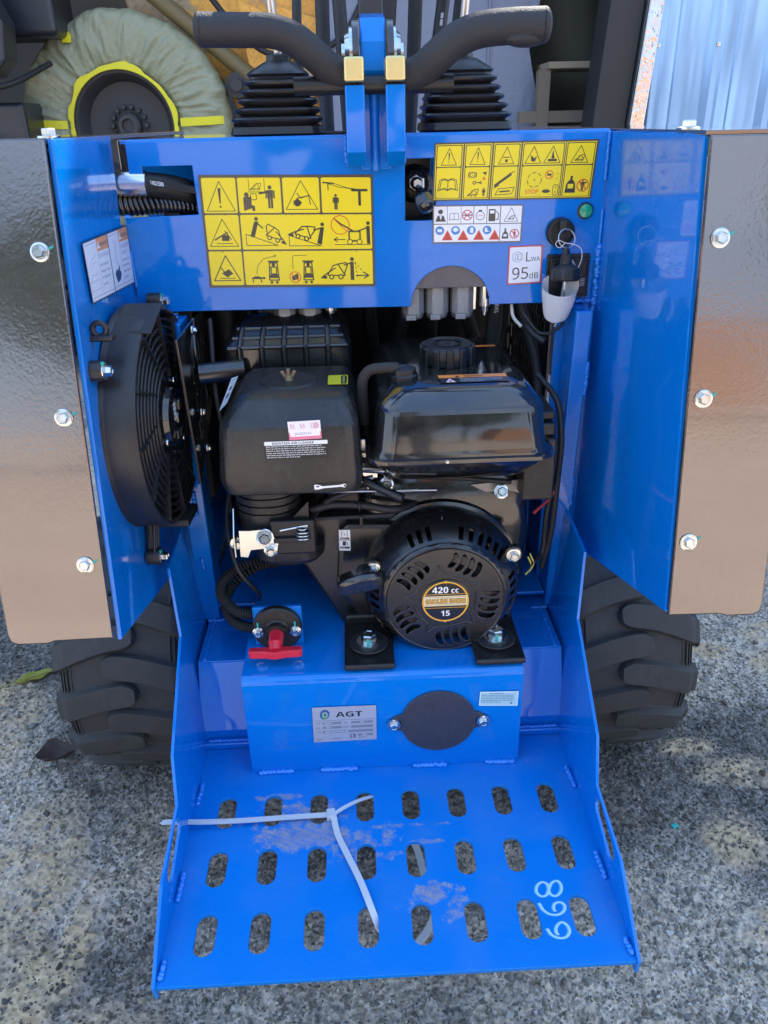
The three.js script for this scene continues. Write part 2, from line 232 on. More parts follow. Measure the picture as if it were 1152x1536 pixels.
// ───────────────────────── the place behind the loader ─────────────────────────
// long open-fronted metal shed whose shade covers the loader
{
  const ribs = (w, h, pitch) => { const p = []; for (let x = 0; x < w - 0.001; x += pitch) { const e = Math.min(w, x + pitch); p.push([x, 0], [x + 0.025, 0.028], [x + 0.05, 0.028], [x + 0.075, 0]); if (e - x > 0.16) p.push([x + 0.12, 0], [x + 0.125, 0.006], [x + 0.13, 0]); } p.push([w, 0]); const back = p.map(([x, y]) => [x, y - 0.0012]).reverse(); return new THREE.ExtrudeGeometry(sh([...p, ...back]), { depth: h, bevelEnabled: false }).rotateX(-Math.PI / 2); };   // (x, z-out, y)
  const smear = dataTex(512, (u, v) => { const s = 0.6 * tile(u, v * 0.06, 26, 31) + 0.4 * tile(u, v * 0.1, 60, 32), q = 0.82 + 0.3 * (s - 0.5) + 0.2 * (tile(u, v, 5, 33) - 0.5); return [235 * clamp(q + 0.02), 240 * clamp(q + 0.06), 245 * clamp(q + 0.12)]; }, 1, true);
  M.galv = std({ color: col(0.62, 0.82, 0.95), map: smear, metalness: 0.2, roughness: 0.42, bumpMap: waveT, bumpScale: 0.001 });
  M.shedDark = std({ color: col(0.3, 0.3, 0.3), roughness: 0.7 });
  const t = thing('metal_shed', 'tall open fronted shed of pale blue galvanised corrugated sheets behind the loader', 'shed', [0, 0, -2.6]);
  const flip = (g) => { g.scale(1, 1, -1); const i = g.attributes.position.array; for (let k = 0; k < i.length; k += 9) for (let c = 0; c < 3; c++) { const q = i[k + c]; i[k + c] = i[k + 6 + c]; i[k + 6 + c] = q; } g.deleteAttribute('normal'); g.computeVertexNormals(); return g; };
  for (let k = 0; k < 4; k++) obj('corrugated_sheet', mv(flip(ribs(1.0, 3.72, 0.25)), 1.235 + k * 0.995, 0, 0.02 + (k % 2) * 0.004), M.galv, t);
  for (let k = 0; k < 4; k++) obj('corrugated_sheet', mv(flip(ribs(1.0, 3.72, 0.25)), -7.5 + k * 0.995, 0, 0.02 + (k % 2) * 0.004), M.galv, t);
  for (let k = 0; k < 5; k++) obj('corrugated_sheet', mv(flip(ribs(1.0, 0.52, 0.25)), -3.5 + k * 0.95, 3.2, 0.03 + (k % 2) * 0.004), M.galv, t);
  for (const y of [1.06, 1.42, 1.78]) for (let k = 0; k < 6; k++) obj('screw', [disc([1.235 + 0.0375 + k * 0.25 + Math.floor(k / 4) * -0.005, y, 0.05], [0, 0, 1], 0.009, 0.003), disc([1.235 + 0.0375 + k * 0.25, y, 0.053], [0, 0, 1], 0.005, 0.005, 0.001, 6)], M.zinc, t);
  { const e = obj('corner_flashing', [bx(1.175, 1.235, 0, 3.6, 0.056, 0.08, 0.004), bx(1.175, 1.18, 0, 3.6, -0.06, 0.056, 0)], std({ color: col(0.62, 0.63, 0.65), metalness: 0.9, roughness: 0.2, roughnessMap: smudgeT, bumpMap: waveT, bumpScale: 0.0012 }), t), q = obj('door_post', bx(1.03, 1.17, 0, 3.6, -0.16, 0.03, 0.004), std({ color: col(0.02, 0.02, 0.021), roughness: 0.5 }), t); for (const o of [e, q]) { o.rotation.z = -0.07; o.position.x = -0.08; } }
  obj('back_wall', bx(-7.5, 5.2, 0, 2.7, -5.1, -5.0, 0), M.shedDark, t);
  obj('end_wall', bx(5.2, 5.3, 0, 2.75, -5, -0.02, 0), M.shedDark, t); obj('end_wall', bx(-7.6, -7.5, 0, 2.75, -5, -0.02, 0), M.shedDark, t);
  const r = obj('roof', bx(-7.8, 5.5, 0, 0.06, -5.3, 0.35, 0), std({ color: col(0.3, 0.31, 0.32), metalness: 0.4, roughness: 0.5 }), t); r.position.set(0, 3.78, 0); r.rotation.x = -0.2;
}
// olive tarpaulin hung in the shed doorway
function cloth(w, h, nx, ny, f) { const g = new THREE.PlaneGeometry(w, h, nx, ny), p = g.attributes.position; for (let i = 0; i < p.count; i++) { const x = p.getX(i), y = p.getY(i); p.setZ(i, f(x, y)); } g.computeVertexNormals(); return g; }
{
  const m = obj('tarpaulin', mv(cloth(1.3, 2.3, 60, 60, (x, y) => 0.09 * Math.sin(x * 11 + y * 3.2) * clamp(0.9 - y * 0.3) + 0.16 * (fbm(x * 3, y * 1.4, 2, 3) - 0.5)), 1.05, 1.35, -3.5), std({ color: col(0.1, 0.098, 0.072), roughness: 0.8, side: THREE.DoubleSide }));
  tag(m, 'dark olive tarpaulin hanging in folds inside the shed doorway', 'tarpaulin');
  const w = std({ color: col(0.22, 0.18, 0.14), roughness: 0.9, bumpMap: gritT, bumpScale: 0.002 });
  const t = thing('wooden_crate', 'dim wooden crate frame standing before the olive tarpaulin', 'crate', [1.07, 0.62, -2.98]);
  for (const x of [-0.2, 0.16]) obj('upright', bx(x, x + 0.055, 0, 0.74, -0.03, 0.03), w, t);
  for (const y of [0.36, 0.52]) obj('rail', bx(-0.28, 0.28, y, y + 0.05, -0.025, 0.025), w, t);
  obj('top_board', bx(-0.16, 0.26, 0.743, 0.77, -0.3, 0.05), std({ color: col(0.3, 0.25, 0.18), roughness: 0.9 }), t);
  obj('base', bx(-0.3, 0.3, -0.62, -0.005, -0.3, 0.06), w, t);
  // pale sheet panel leaning in the doorway
  const pb = thing('sheet_panel', 'pale blue grey sheet panel standing upright behind the control levers', 'panel', [0.41, 0, -3.1]);
  obj('panel', sheet([[-0.5, 0], [0.66, 0], [0.6, 1.0], [0.5, 1.2], [0.44, 1.45], [0.5, 1.75], [0.46, 2.2], [-0.5, 2.2]], 0, 0.03), std({ color: col(0.2, 0.23, 0.31), roughness: 0.5, bumpMap: waveT, bumpScale: 0.003 }), pb);
  obj('rib', [bx(-0.3, -0.26, 0, 2.2, 0.001, 0.02), bx(0.24, 0.25, 0, 2.2, 0.001, 0.012)], std({ color: col(0.2, 0.23, 0.31), roughness: 0.5 }), pb);
  // low trailer under the yellow machine
  const tr = thing('flatbed_trailer', 'dark flatbed trailer carrying the yellow machine behind the loader', 'trailer', [-1.2, 0, -3.6]);
  obj('deck', bx(-2.2, 1.4, 0.5, 0.62, -1.0, 0.9, 0.01), M.matte, tr); for (const x of [-1.4, -0.6, 0.8]) obj('wheel', [rod([x, 0.25, 0.5], [x, 0.25, 0.75], 0.25, 0.25, 24)], M.rubber, tr);
}
// yellow machine with its wheel wrapped in sheeting
{
  const worn = dataTex(512, (u, v) => { const w = clamp((0.5 * tile(u, v, 6, 41) + 0.3 * tile(u, v, 17, 42) + 0.2 * tile(u, v, 50, 43) - 0.5) * 9), q = tile(u, v, 90, 44); return [mix(244, 185, w) - 25 * q, mix(182, 160, w) - 25 * q, mix(84, 125, w) - 20 * q]; }, 1, true);
  const ym = std({ color: 0xffffff, map: worn, roughness: 0.55 });
  const t = thing('yellow_machine', 'worn yellow machine standing behind the loader with a wheel wrapped in sheeting', 'machine', [0, 0, -3.1]);
  obj('boom', [sheet([[-1.1, 1.9], [-1.02, 1.64], [-0.8, 1.5], [-0.62, 1.36], [-0.44, 1.0], [0.12, 0.95], [0.16, 1.4], [0.02, 1.62], [-0.05, 1.9]], -0.15, 0.25, [], 0.012)], ym, t);
  obj('side_plate', [sheet([[-0.34, 1.66], [-0.06, 1.58], [-0.02, 1.38], [-0.2, 1.36], [-0.3, 1.45]], -0.09, 0.028, [], 0.006), bx(-0.1, 0.12, 0.62, 1.35, -0.2, -0.13)], ym, t);
  obj('gusset', [sheet([[-0.5, 1.68], [-0.12, 1.5], [-0.1, 1.3], [-0.34, 1.22], [-0.46, 1.3]], -0.02, 0.03, [circ(-0.25, 1.42, 0.045)], 0.006)], ym, t);
  obj('hydraulic_ram', [rod([-0.9, 1.72, 0.0], [-0.2, 1.15, -0.02], 0.038, 0.038, 24), rod([-0.95, 1.76, 0], [-0.9, 1.72, 0], 0.05, 0.05, 24)], std({ color: col(0.16, 0.12, 0.05), roughness: 0.5 }), t);
  obj('hose', tube([[-0.7, 1.8, 0.03], [-0.5, 1.55, 0.06], [-0.35, 1.45, 0.05], [-0.05, 1.5, 0.02], [0.1, 1.7, 0.0]], 0.014), M.rubber, t);
  for (const [x, y] of [[-0.42, 1.6], [-0.15, 1.44], [-0.14, 1.33], [-0.38, 1.27], [-0.02, 1.55], [0.05, 1.2]]) obj('bolt', bolt([x, y, -0.018], [0, 0, 1], 0.014, 0.016), std({ color: col(0.2, 0.16, 0.1), metalness: 0.5, roughness: 0.6 }), t);
  obj('boom_pin', [rod([-0.53, 1.33, -0.1], [-0.53, 1.33, 0.02], 0.06, 0.055, 24), rod([-0.53, 1.33, 0.02], [-0.53, 1.33, 0.05], 0.03, 0.03, 6)], std({ color: col(0.05, 0.05, 0.052), roughness: 0.5, metalness: 0.4 }), t);
  obj('chassis', [bx(-1.9, 0.3, 0.75, 1.2, -1.2, -0.42, 0.02), bx(-0.55, -0.1, 0.62, 1.42, -0.5, -0.28, 0.02)], std({ color: col(0.09, 0.075, 0.05), roughness: 0.8 }), t);
  const w = new THREE.Group(); w.name = 'wheel'; w.position.set(-1.055, 1.17, 0); t.add(w);
  // sheeting drawn round the tyre, with folds
  const g = new THREE.TorusGeometry(0.345, 0.125, 60, 260), p = g.attributes.position;
  for (let i = 0; i < p.count; i++) {
    const x = p.getX(i), y = p.getY(i), z = p.getZ(i), a = Math.atan2(y, x), r = Math.hypot(x, y), n = 0.035 * (fbm(Math.cos(a) * 3 + r * 5, Math.sin(a) * 3, r * 7, 4) - 0.5), q1 = fbm(Math.cos(a) * 9 + r * 3, Math.sin(a) * 9 - r * 4, 3, 3), fold = 0.016 * (Math.abs(q1 - 0.5) * 3 - 0.4) + 0.01 * (0.5 - Math.abs(fbm(Math.cos(a) * 14 - r * 6, Math.sin(a) * 14 + r * 9, 8, 3) - 0.5) * 5);
    const dr = (r - 0.345) / 0.125, zz = z / 0.125, R = 0.345 + 0.125 * Math.sign(dr) * Math.pow(Math.abs(dr), 0.75), Z = 0.118 * Math.sign(zz) * Math.pow(Math.abs(zz), 0.45), k = (R + n * 1.2 + fold * 0.35) / r; p.setXYZ(i, x * k * 1.03, y * k, Z + (z > 0 ? n * 0.9 + fold * 0.8 : 0));
  }
  g.computeVertexNormals();
  obj('cover', g, phys({ color: col(0.3, 0.31, 0.2), roughness: 0.42, bumpMap: waveT, bumpScale: 0.004 }), w);
  const tp = std({ color: col(0.78, 0.7, 0.02), roughness: 0.45 });
  const ringPts = circ(0, 0, 1, 90).map(([x, y], i) => { const r = 0.248 + 0.014 * (hash(i >> 2, 3, 1) - 0.4) + 0.012 * Math.max(0, Math.sin(i * 0.42)); return [x * r, y * r]; });
  obj('tape', [sheet(ringPts, 0.124, 0.012, [circ(0, 0, 0.23, 60)], 0.002)], tp, w);
  for (const s of [-1, 1]) obj('tape', [mv(cloth(0.2, 0.035, 30, 4, (x) => { const r = Math.abs(0.36 * s + x); return Math.pow(Math.max(0.0, 1 - Math.pow((r - 0.345) / 0.131, 2)), 0.22) * 0.118 + 0.012; }).rotateZ(s * 0.03), 0.36 * s, 0.012, 0)], std({ color: col(0.78, 0.7, 0.02), roughness: 0.45, side: THREE.DoubleSide }), w);
  obj('tape', [mv(cloth(0.04, 0.05, 4, 8, () => 0).rotateX(-0.5), -0.2, 0.36, 0.108)], tp, w);
  const dk = std({ color: col(0.045, 0.045, 0.05), roughness: 0.55 });
  obj('rim', lathe([[0.235, 0.05], [0.24, 0.09], [0.234, 0.1], [0.218, 0.1], [0.208, 0.085], [0.2, 0.06], [0.185, 0.01], [0.1, 0.0], [0.09, 0.004], [0, 0.004]], [0, 0, 0], [0, 0, 1], 60), dk, w);
  obj('hub', [lathe([[0.058, 0], [0.056, 0.04], [0.045, 0.05], [0.03, 0.05], [0.026, 0.03], [0, 0.028]], [0, 0, 0.004], [0, 0, 1], 32), ...Array.from({ length: 14 }, (_, i) => disc([0.08 * Math.cos(i * 0.4488), 0.08 * Math.sin(i * 0.4488), 0.004], [0, 0, 1], 0.012, 0.022, 0.003, 12))], dk, w);
}
// dark machine at the edge of the picture
{
  const dk = phys({ color: col(0.012, 0.015, 0.024), roughness: 0.45, clearcoat: 0.4, clearcoatRoughness: 0.3 });
  const t = thing('dark_machine', 'black machine with rounded arm and hoses beside the wrapped wheel', 'machine', [-1.6, 0, -2.55]);
  obj('frame', [bx(-1.2, 0.18, 0.45, 1.27, -0.5, -0.2, 0.02), bx(-1.2, 0.35, 1.52, 1.9, -0.6, -0.3, 0.03)], dk, t);
  obj('arm', [sheet([[-1.2, 1.36], [0.14, 1.36], [0.2, 1.42], [0.22, 1.55], [0.15, 1.72], [-0.1, 1.95], [-1.2, 1.95]], -0.05, 0.14, [], 0.01)], dk, t);
  obj('arm_bolt', [rod([-0.02, 1.56, -0.05], [-0.02, 1.56, -0.02], 0.04, 0.038, 24), rod([-0.02, 1.56, -0.02], [-0.02, 1.56, 0], 0.02, 0.02, 6)], dk, t);
  obj('grease_rod', [rod([-0.4, 1.395, -0.02], [-0.05, 1.395, -0.02], 0.02), rod([-0.05, 1.395, -0.02], [-0.03, 1.4, -0.02], 0.018, 0.014, 6)], M.steel, t);
  obj('hose', tube([[-0.5, 1.15, -0.1], [-0.1, 1.3, -0.02], [0.16, 1.33, -0.1], [0.3, 1.42, -0.3]], 0.012), M.rubber, t);
  obj('hose', tube([[-0.5, 1.22, -0.1], [-0.1, 1.14, -0.08], [0.1, 1.1, -0.1], [0.3, 1.05, -0.3]], 0.012), M.rubber, t);
}
// what the glossy plates mirror from behind the photographer: tan storage container and a line of trees
{
  const t = thing('storage_container', 'tan steel storage container standing in the sun beyond the yard', 'container', [10.5, 0, 25]); t.rotation.y = -0.35;
  const tan = std({ color: col(0.4, 0.22, 0.13), roughness: 0.6 });
  obj('body', bx(-3, 3, 0.15, 2.6, -1.2, 1.2, 0.02), tan, t);
  for (let k = 0; k < 24; k++) obj('rib', bx(-2.85 + k * 0.245, -2.75 + k * 0.245, 0.3, 2.45, -1.235, -1.2, 0.008), tan, t);
  obj('rail', [bx(-3.02, 3.02, 0.02, 0.15, -1.22, 1.22), bx(-3.02, 3.02, 2.6, 2.68, -1.22, 1.22)], std({ color: col(0.3, 0.14, 0.07), roughness: 0.6 }), t);
  const leaf = new THREE.BufferGeometry(); { const P = []; for (let k = 0; k < 2600; k++) { const a = rr(0, 6.283), u = rr(-1, 1), q = Math.sqrt(1 - u * u), r = (0.6 + 0.5 * fbm(Math.cos(a) * 2, u * 2, Math.sin(a) * 2, 2)) * Math.cbrt(rr(0.25, 1)), c = V(q * Math.cos(a) * r * 1.5, u * r * 1.5 + 2.9, q * Math.sin(a) * r * 1.5), e = () => V(rr(-1, 1), rr(-1, 1), rr(-1, 1)).multiplyScalar(0.13); for (let i = 0; i < 3; i++) P.push(...c.clone().add(e()).toArray()); } leaf.setAttribute('position', new THREE.Float32BufferAttribute(P, 3)); leaf.computeVertexNormals(); }
  const tr = thing('tree', 'round leafy green tree in a row standing far beyond the yard', 'tree', [0, 0, 0], 'trees in a line beyond the yard');
  obj('trunk', [rod([0, 0, 0], [0.05, 1.9, 0], 0.14, 0.08), rod([0.04, 1.5, 0], [0.6, 2.7, 0.2], 0.06, 0.02), rod([0.04, 1.6, 0], [-0.5, 2.8, -0.3], 0.06, 0.02)], std({ color: col(0.09, 0.065, 0.045), roughness: 1 }), tr);
  obj('crown', leaf, std({ color: col(0.05, 0.075, 0.025), roughness: 0.8, side: THREE.DoubleSide }), tr);
  [[-4.5, 13, 1.1], [-1.6, 14.5, 1.25], [1.2, 14, 1.0], [-7.5, 12.5, 1.3], [9.5, 13.5, 1.2], [3.6, 16, 1.4]].forEach(([x, z, s], i) => { const o = i ? tr.clone() : tr; if (i) { o.name = numbered('tree'); scene.add(o); } o.position.set(x, 0, z); o.scale.setScalar(s); o.rotation.y = i * 1.3; });
}

// ───────────────────────── the loader: body ─────────────────────────
const L = thing('stand_on_loader', 'blue stand-on mini loader with open engine bay, footplate and black guards', 'loader');
const part = (name, geos, mat, parent = L) => obj(name, geos, mat, parent);
const grp = (name, parent = L) => { const o = new THREE.Group(); o.name = name; parent.add(o); return o; };
const PZ = -0.05;   // face of the control panel
{
  const arch = Array.from({ length: 19 }, (_, i) => { const a = Math.PI * i / 18; return [0.124 + 0.06 * Math.cos(a), 0.909 + 0.058 * Math.sin(a)]; });
  const outline = [[-0.327, 1.143], [0.345, 1.143], [0.345, 0.909], [0.188, 0.909], ...arch, [0.058, 0.9095], [-0.343, 0.913], [-0.343, 1.046], [-0.2385, 1.048], [-0.2395, 1.112], [-0.309, 1.112], [-0.309, 1.1], [-0.3275, 1.1]];
  part('control_panel', [sheet(outline, PZ, 0.006, [[[0.0565, 1.032], [0.1, 1.032], [0.1, 1.114], [0.0565, 1.114]]], 0.001), bx(-0.327, 0.345, 1.136, 1.1465, -0.068, -0.0502, 0.004)], M.blue);
  part('top_plate', bx(-0.338, 0.345, 1.1405, 1.1455, -0.62, -0.066, 0.001), M.blue);
  part('arch_plate', bx(0.06, 0.188, 0.934, 0.975, -0.064, -0.0575, 0.001), std({ color: col(0.12, 0.12, 0.14), metalness: 0.5, roughness: 0.35, bumpMap: waveT, bumpScale: 0.001 }));
  part('switch_housing', [bx(0.05, 0.1, 1.03, 1.12, -0.13, -0.122), bx(0.05, 0.0555, 1.03, 1.12, -0.122, -0.058), bx(0.0565, 0.1, 1.022, 1.031, -0.122, -0.058)], M.blackSatin);
  const lev = grp('toggle_lever');
  part('boot', [lathe([[0.027, 0], [0.027, 0.006], [0.022, 0.012], [0.02, 0.02], [0.012, 0.024], [0, 0.026]], [0.0755, 1.077, -0.1215], [0, 0, 1], 32)], M.plastic, lev);
  part('nut', [lathe([[0, 0], [0.0135, 0], [0.0135, 0.01], [0.011, 0.013], [0.0085, 0.013], [0.0085, 0.03], [0.006, 0.034], [0, 0.034]], [0.0755, 1.079, -0.098], [0, 0.05, 1], 6), lathe([[0.009, 0.01], [0.009, 0.022], [0.007, 0.026], [0, 0.026]], [0.0755, 1.079, -0.098], [0, 0.05, 1], 24)], M.steel, lev);
  part('knob', [rod([0.076, 1.077, -0.07], [0.0815, 1.064, -0.042], 0.0045, 0.006), lathe([[0, -0.016], [0.009, -0.014], [0.0125, -0.006], [0.0125, 0.004], [0.009, 0.012], [0, 0.0145]], [0.083, 1.058, -0.03], [0.25, -0.75, 0.6], 28, 1)], M.blackGloss, lev);
  // strips, posts and inner sheets beside the engine bay
  for (const s of [-1, 1]) {
    part('back_strip', bx(s < 0 ? -0.346 : 0.287, s < 0 ? -0.287 : 0.348, 0.36, 0.909, -0.057, -0.051, 0.001), M.blue);
    { const g = bx(s < 0 ? -0.305 : 0.29, s < 0 ? -0.273 : 0.3155, 0.399, 0.907, -0.0505, 0.008, 0.003), p = g.attributes.position; if (s > 0) for (let i = 0; i < p.count; i++) p.setX(i, p.getX(i) + (p.getY(i) - 0.4) * 0.024); part('frame_post', g, M.blue); }
    part('inner_wall', bx(s < 0 ? -0.3 : 0.294, s < 0 ? -0.294 : 0.3, 0.27, s < 0 ? 0.9 : 0.6, -0.62, -0.058, 0.001), M.blue);
  }
  part('hydraulic_tank', [bx(-0.285, 0.285, 0.44, 1.02, -0.5, -0.34, 0.02)], M.blackSatin); part('valve_block', [bx(-0.17, 0.19, 0.935, 1.02, -0.2, -0.07, 0.004)], M.alu);
  part('hose_tunnel', [bx(-0.345, -0.2, 1.0, 1.138, -0.21, -0.2, 0), bx(-0.205, -0.2, 1.0, 1.138, -0.2, -0.06, 0)], M.blue);
  part('back_plate', bx(-0.3, 0.3, 0.27, 1.13, -0.63, -0.622, 0), M.blue);
  part('bay_floor', bx(-0.29, 0.29, 0.418, 0.424, -0.62, 0.0), M.blue);
  // side walls: sheets running forward from the panel, cut away below
  const wall = (s, zin, zt, zb, yt, yb) => {
    const pts = s > 0 ? [[-0.05, yt], [zt, yt], [zb, yb], [0.035, 0.515], [-0.05, 0.42]] : [[-0.05, yt], [zt, yt], [zb, yb], [-0.03, 0.478], [-0.07, 0.42], [-0.075, 1.03], [-0.03, 1.04]];
    const g = sheet(pts.map(([z, y]) => [-z, y]), 0, 0.006, [], 0.0012);   // u = -z
    toX(g); const sk = new THREE.Matrix4().makeShear(0, 0, 0, 0, 0, 0); g.applyMatrix4(sk);
    const p = g.attributes.position; for (let i = 0; i < p.count; i++) p.setX(i, p.getX(i) + s * 0.345 + (s > 0 ? 0.006 : 0) + Math.max(0, p.getZ(i) + 0.05) * 0.025);
    g.computeVertexNormals(); return g;
  };
  part('side_wall', wall(1, 0, 0.25, 0.335, 1.143, 0.6), M.blue);
  part('side_wall', wall(-1, 0, 0.205, 0.305, 1.152, 0.572), M.blue);
  // black guards in front of the wheels, leaning back, bolted along their inner edge
  const guard = (s, top, bot, w) => {
    const t = V(top), b = V(bot), up = t.clone().sub(b), h = up.length(); up.normalize();
    const x = V(s, 0, 0), nrm = V(0, -up.z, up.y).normalize(), m = new THREE.Matrix4().makeBasis(x, up, nrm).setPosition(b), mm = s < 0 ? new THREE.Matrix4().makeBasis(V(1, 0, 0), up, nrm).setPosition(b) : m;
    const pts = [[0.0, 0], [w * 0.55, -0.001], [w * 0.62, -0.004], [w - 0.012, -0.004], [w - 0.003, 0.0], [w, 0.01], [w, h], [0, h]].map(([u, v]) => [s < 0 ? -u : u, v]);
    const g = sheet(pts, 0.0045, 0.006, [], 0.002).applyMatrix4(mm);
    const o = part('guard', [g], M.guard); return { o, at: (u, v, k = 0.0046) => V(s < 0 ? -u : u, v, k).applyMatrix4(mm).toArray(), n: nrm.toArray(), h };
  };
  const rt = (() => { const g = guard(1, [0.355, 1.141, 0.258], [0.355, 0.6, 0.341], 0.119); return g; })();
  const lf = (() => { const g = guard(-1, [-0.344, 1.152, 0.2124], [-0.344, 0.58, 0.3106], 0.131); return g; })();
  for (const [g, list] of [[rt, [[0.0196, 0.4455], [0.0179, 0.2716], [0.0165, 0.0973]]], [lf, [[0.0205, 0.4666], [0.0208, 0.2833], [0.0206, 0.1005]]]]) for (const [u, v] of list) {
    part('bolt', bolt(g.at(u, v), g.n, 0.006, 0.0075), M.zinc, g.o);
    const q = g.at(u + (g === rt ? 0.0105 : -0.0105), v + 0.003, 0.0047), w = g.at(u + (g === rt ? 0.015 : -0.015), v + 0.006, 0.0047); part('paint_mark', [rod(q, w, 0.0016, 0.001, 6)], M.paint, g.o);
  }
  part('flange', bx(-0.372, -0.3485, 1.12, 1.146, 0.12, 0.2), M.blackSatin); part('flange', bx(0.365, 0.38, 1.12, 1.14, 0.16, 0.24), M.blackSatin);
  part('fender_top', bx(-0.48, -0.347, 1.147, 1.153, -0.6, 0.214, 0.001), M.guard); part('fender_top', bx(0.352, 0.49, 1.141, 1.146, -0.6, 0.256, 0.001), M.guard);
  part('fender_edge', [bx(-0.3465, -0.329, 1.06, 1.146, -0.11, -0.083)], M.guard);
  part('bolt', bolt([-0.357, 1.153, 0.16], [0, 1, 0], 0.0075, 0.0095), M.zinc); part('bolt', bolt([0.359, 1.1461, 0.19], [0, 1, 0], 0.0075, 0.0095), M.zinc);
  // step: side plates, ledge, footplate
  const prof = [[0.566, 0.242], [0.552, 0.242], [0.545, 0.254], [0.01, 0.254], [0.01, 0.585], [0.128, 0.572], [0.154, 0.468], [0.316, 0.382], [0.351, 0.324], [0.466, 0.312], [0.567, 0.262]];
  for (const s of [-1, 1]) {
    const slotPts = (() => { const a = [0.374, 0.3185], b = [0.436, 0.3065], d = [b[0] - a[0], b[1] - a[1]], l = Math.hypot(...d), u = [d[0] / l, d[1] / l], r = 0.0125, out = []; for (let i = 0; i <= 8; i++) { const t = Math.PI * (i / 8 - 0.5), c = Math.cos(t) * r, q = Math.sin(t) * r; out.push([b[0] + u[0] * c - u[1] * q, b[1] + u[1] * c + u[0] * q]); } for (let i = 0; i <= 8; i++) { const t = Math.PI * (i / 8 + 0.5), c = Math.cos(t) * r, q = Math.sin(t) * r; out.push([a[0] + u[0] * c - u[1] * q, a[1] + u[1] * c + u[0] * q]); } return out; })();
    const q = prof.map(([z, y]) => [-z, y]), hh = slotPts.map(([z, y]) => [-z, y - 0.012]);
    const g = toX(sheet(q, 0.003, 0.006, [hh], 0.001)); g.scale(0.75, 1, 1).translate(s * 0.2865, 0, 0); { const p = g.attributes.position; for (let i = 0; i < p.count; i++) p.setX(i, p.getX(i) + s * 0.085 * (p.getY(i) - 0.26)); g.computeVertexNormals(); } part('side_plate', g, M.blue);
  }
  for (const s of [-1, 1]) {
    const a = s < 0 ? -0.292 : 0.2085, b = s < 0 ? -0.2085 : 0.292;
    part('ledge', bx(a, b, 0.391, 0.397, -0.05, 0.124, 0.0015), M.blue);
    part('riser', [toX(sheet([[0.1235, 0.395], [0.164, 0.29], [0.164, 0.262], [0.158, 0.262], [0.158, 0.289], [0.1175, 0.395]].map(([z, y]) => [-z, y]), 0, b - a, [], 0.0008)).translate(b, 0, 0), bx(a, b, 0.2605, 0.272, 0.164, 0.176, 0.003)], M.blue);
    part('weld_bead', [weld([s * 0.282, 0.397, 0.0], [s * 0.282, 0.397, 0.12], 0.003), weld([s * 0.281, 0.274, 0.17], [s * 0.215, 0.274, 0.17], 0.0028), weld([s * 0.282, 0.397, 0.12], [s * 0.282, 0.3, 0.157], 0.0024), weld([s * 0.266, 0.399, 0.011], [s * 0.292, 0.399, 0.011], 0.0032), weld([s * 0.279, 0.262, 0.25], [s * 0.281, 0.262, 0.29], 0.0034), weld([s * 0.279, 0.262, 0.41], [s * 0.28, 0.262, 0.45], 0.0036), weld([s * 0.279, 0.262, 0.535], [s * 0.281, 0.262, 0.555], 0.0036)], M.weld);
  }
  // footplate with three rows of slots; scuffs, dried mud and the chalked figures are in its print
  const holes = []; for (let r = 0; r < 3; r++) for (let i = 0; i < 8; i++) holes.push(pill((i - 3.5) * 0.0675, -(0.306 + r * 0.0971), 0.0255, 0.058));
  const fp = toY(sheet([[-0.2846, -0.5645], [0.2846, -0.5645], [0.2846, -0.165], [-0.2846, -0.165]], 0.26, 0.006, holes, 0.0008));
  const W = 1536, cv = document.createElement('canvas'); cv.width = W; cv.height = W; const c = cv.getContext('2d');
  const im = c.createImageData(W, W), lin = (l) => 255 * Math.pow(clamp(l), 1 / 2.2);
  const MUD = [[-0.17, 0.30, 0.05, 0.012, 0.4], [-0.13, 0.325, 0.06, 0.03, 0.9], [-0.12, 0.355, 0.06, 0.022, 1.2], [-0.04, 0.37, 0.05, 0.03, 0.8], [-0.02, 0.395, 0.04, 0.01, 0.7], [0.05, 0.456, 0.022, 0.015, 1.1], [0.085, 0.47, 0.012, 0.03, 0.7], [0.03, 0.472, 0.025, 0.012, 0.5], [0.075, 0.49, 0.018, 0.008, 0.9], [-0.165, 0.282, 0.035, 0.006, 1], [0.1, 0.385, 0.006, 0.01, 0.9], [0.0, 0.345, 0.07, 0.004, 0.8], [0.05, 0.375, 0.02, 0.004, 1], [0.2, 0.235, 0.05, 0.012, 0.35]];
  for (let y = 0; y < W; y++) for (let x = 0; x < W; x++) {
    const X = (x / W - 0.5) * 0.6, Z = 0.16 + (y / W) * 0.42; let m = 0;
    for (const [a, b, p, q, k] of MUD) { const u = (X - a + (Z - b) * 0.4) / p, v = (Z - b) / q, d = u * u + v * v; if (d < 2.4) m = Math.max(m, k * (1 - d / 2.4)); }
    const n = 0.5 * noise3(X * 130, 1, Z * 130) + 0.3 * noise3(X * 420, 2, Z * 420) + 0.2 * noise3(X * 60, 5, Z * 60), scr = noise3((X + Z * 0.6) * 40, 4, (Z - X * 0.5) * 500);
    m = clamp((m * 0.8 + n - 0.9) * 3) * (0.25 + 0.5 * scr); const film = 0.1 * clamp(noise3(X * 22, 7, Z * 22) * 1.5 - 0.6) * (0.5 + scr) + (hash(x >> 1, y >> 1, 77) > 0.9985 ? 0.3 : 0);
    const t = clamp(m + film * 0.5), o = (y * W + x) * 4, w = 0.6 + 0.5 * n;
    im.data[o] = lin(mix(0.0008, 0.5 * w, t)); im.data[o + 1] = lin(mix(0.195, 0.4 * w, t)); im.data[o + 2] = lin(mix(0.63, 0.3 * w, t)); im.data[o + 3] = 255;
  }
  c.putImageData(im, 0, 0);
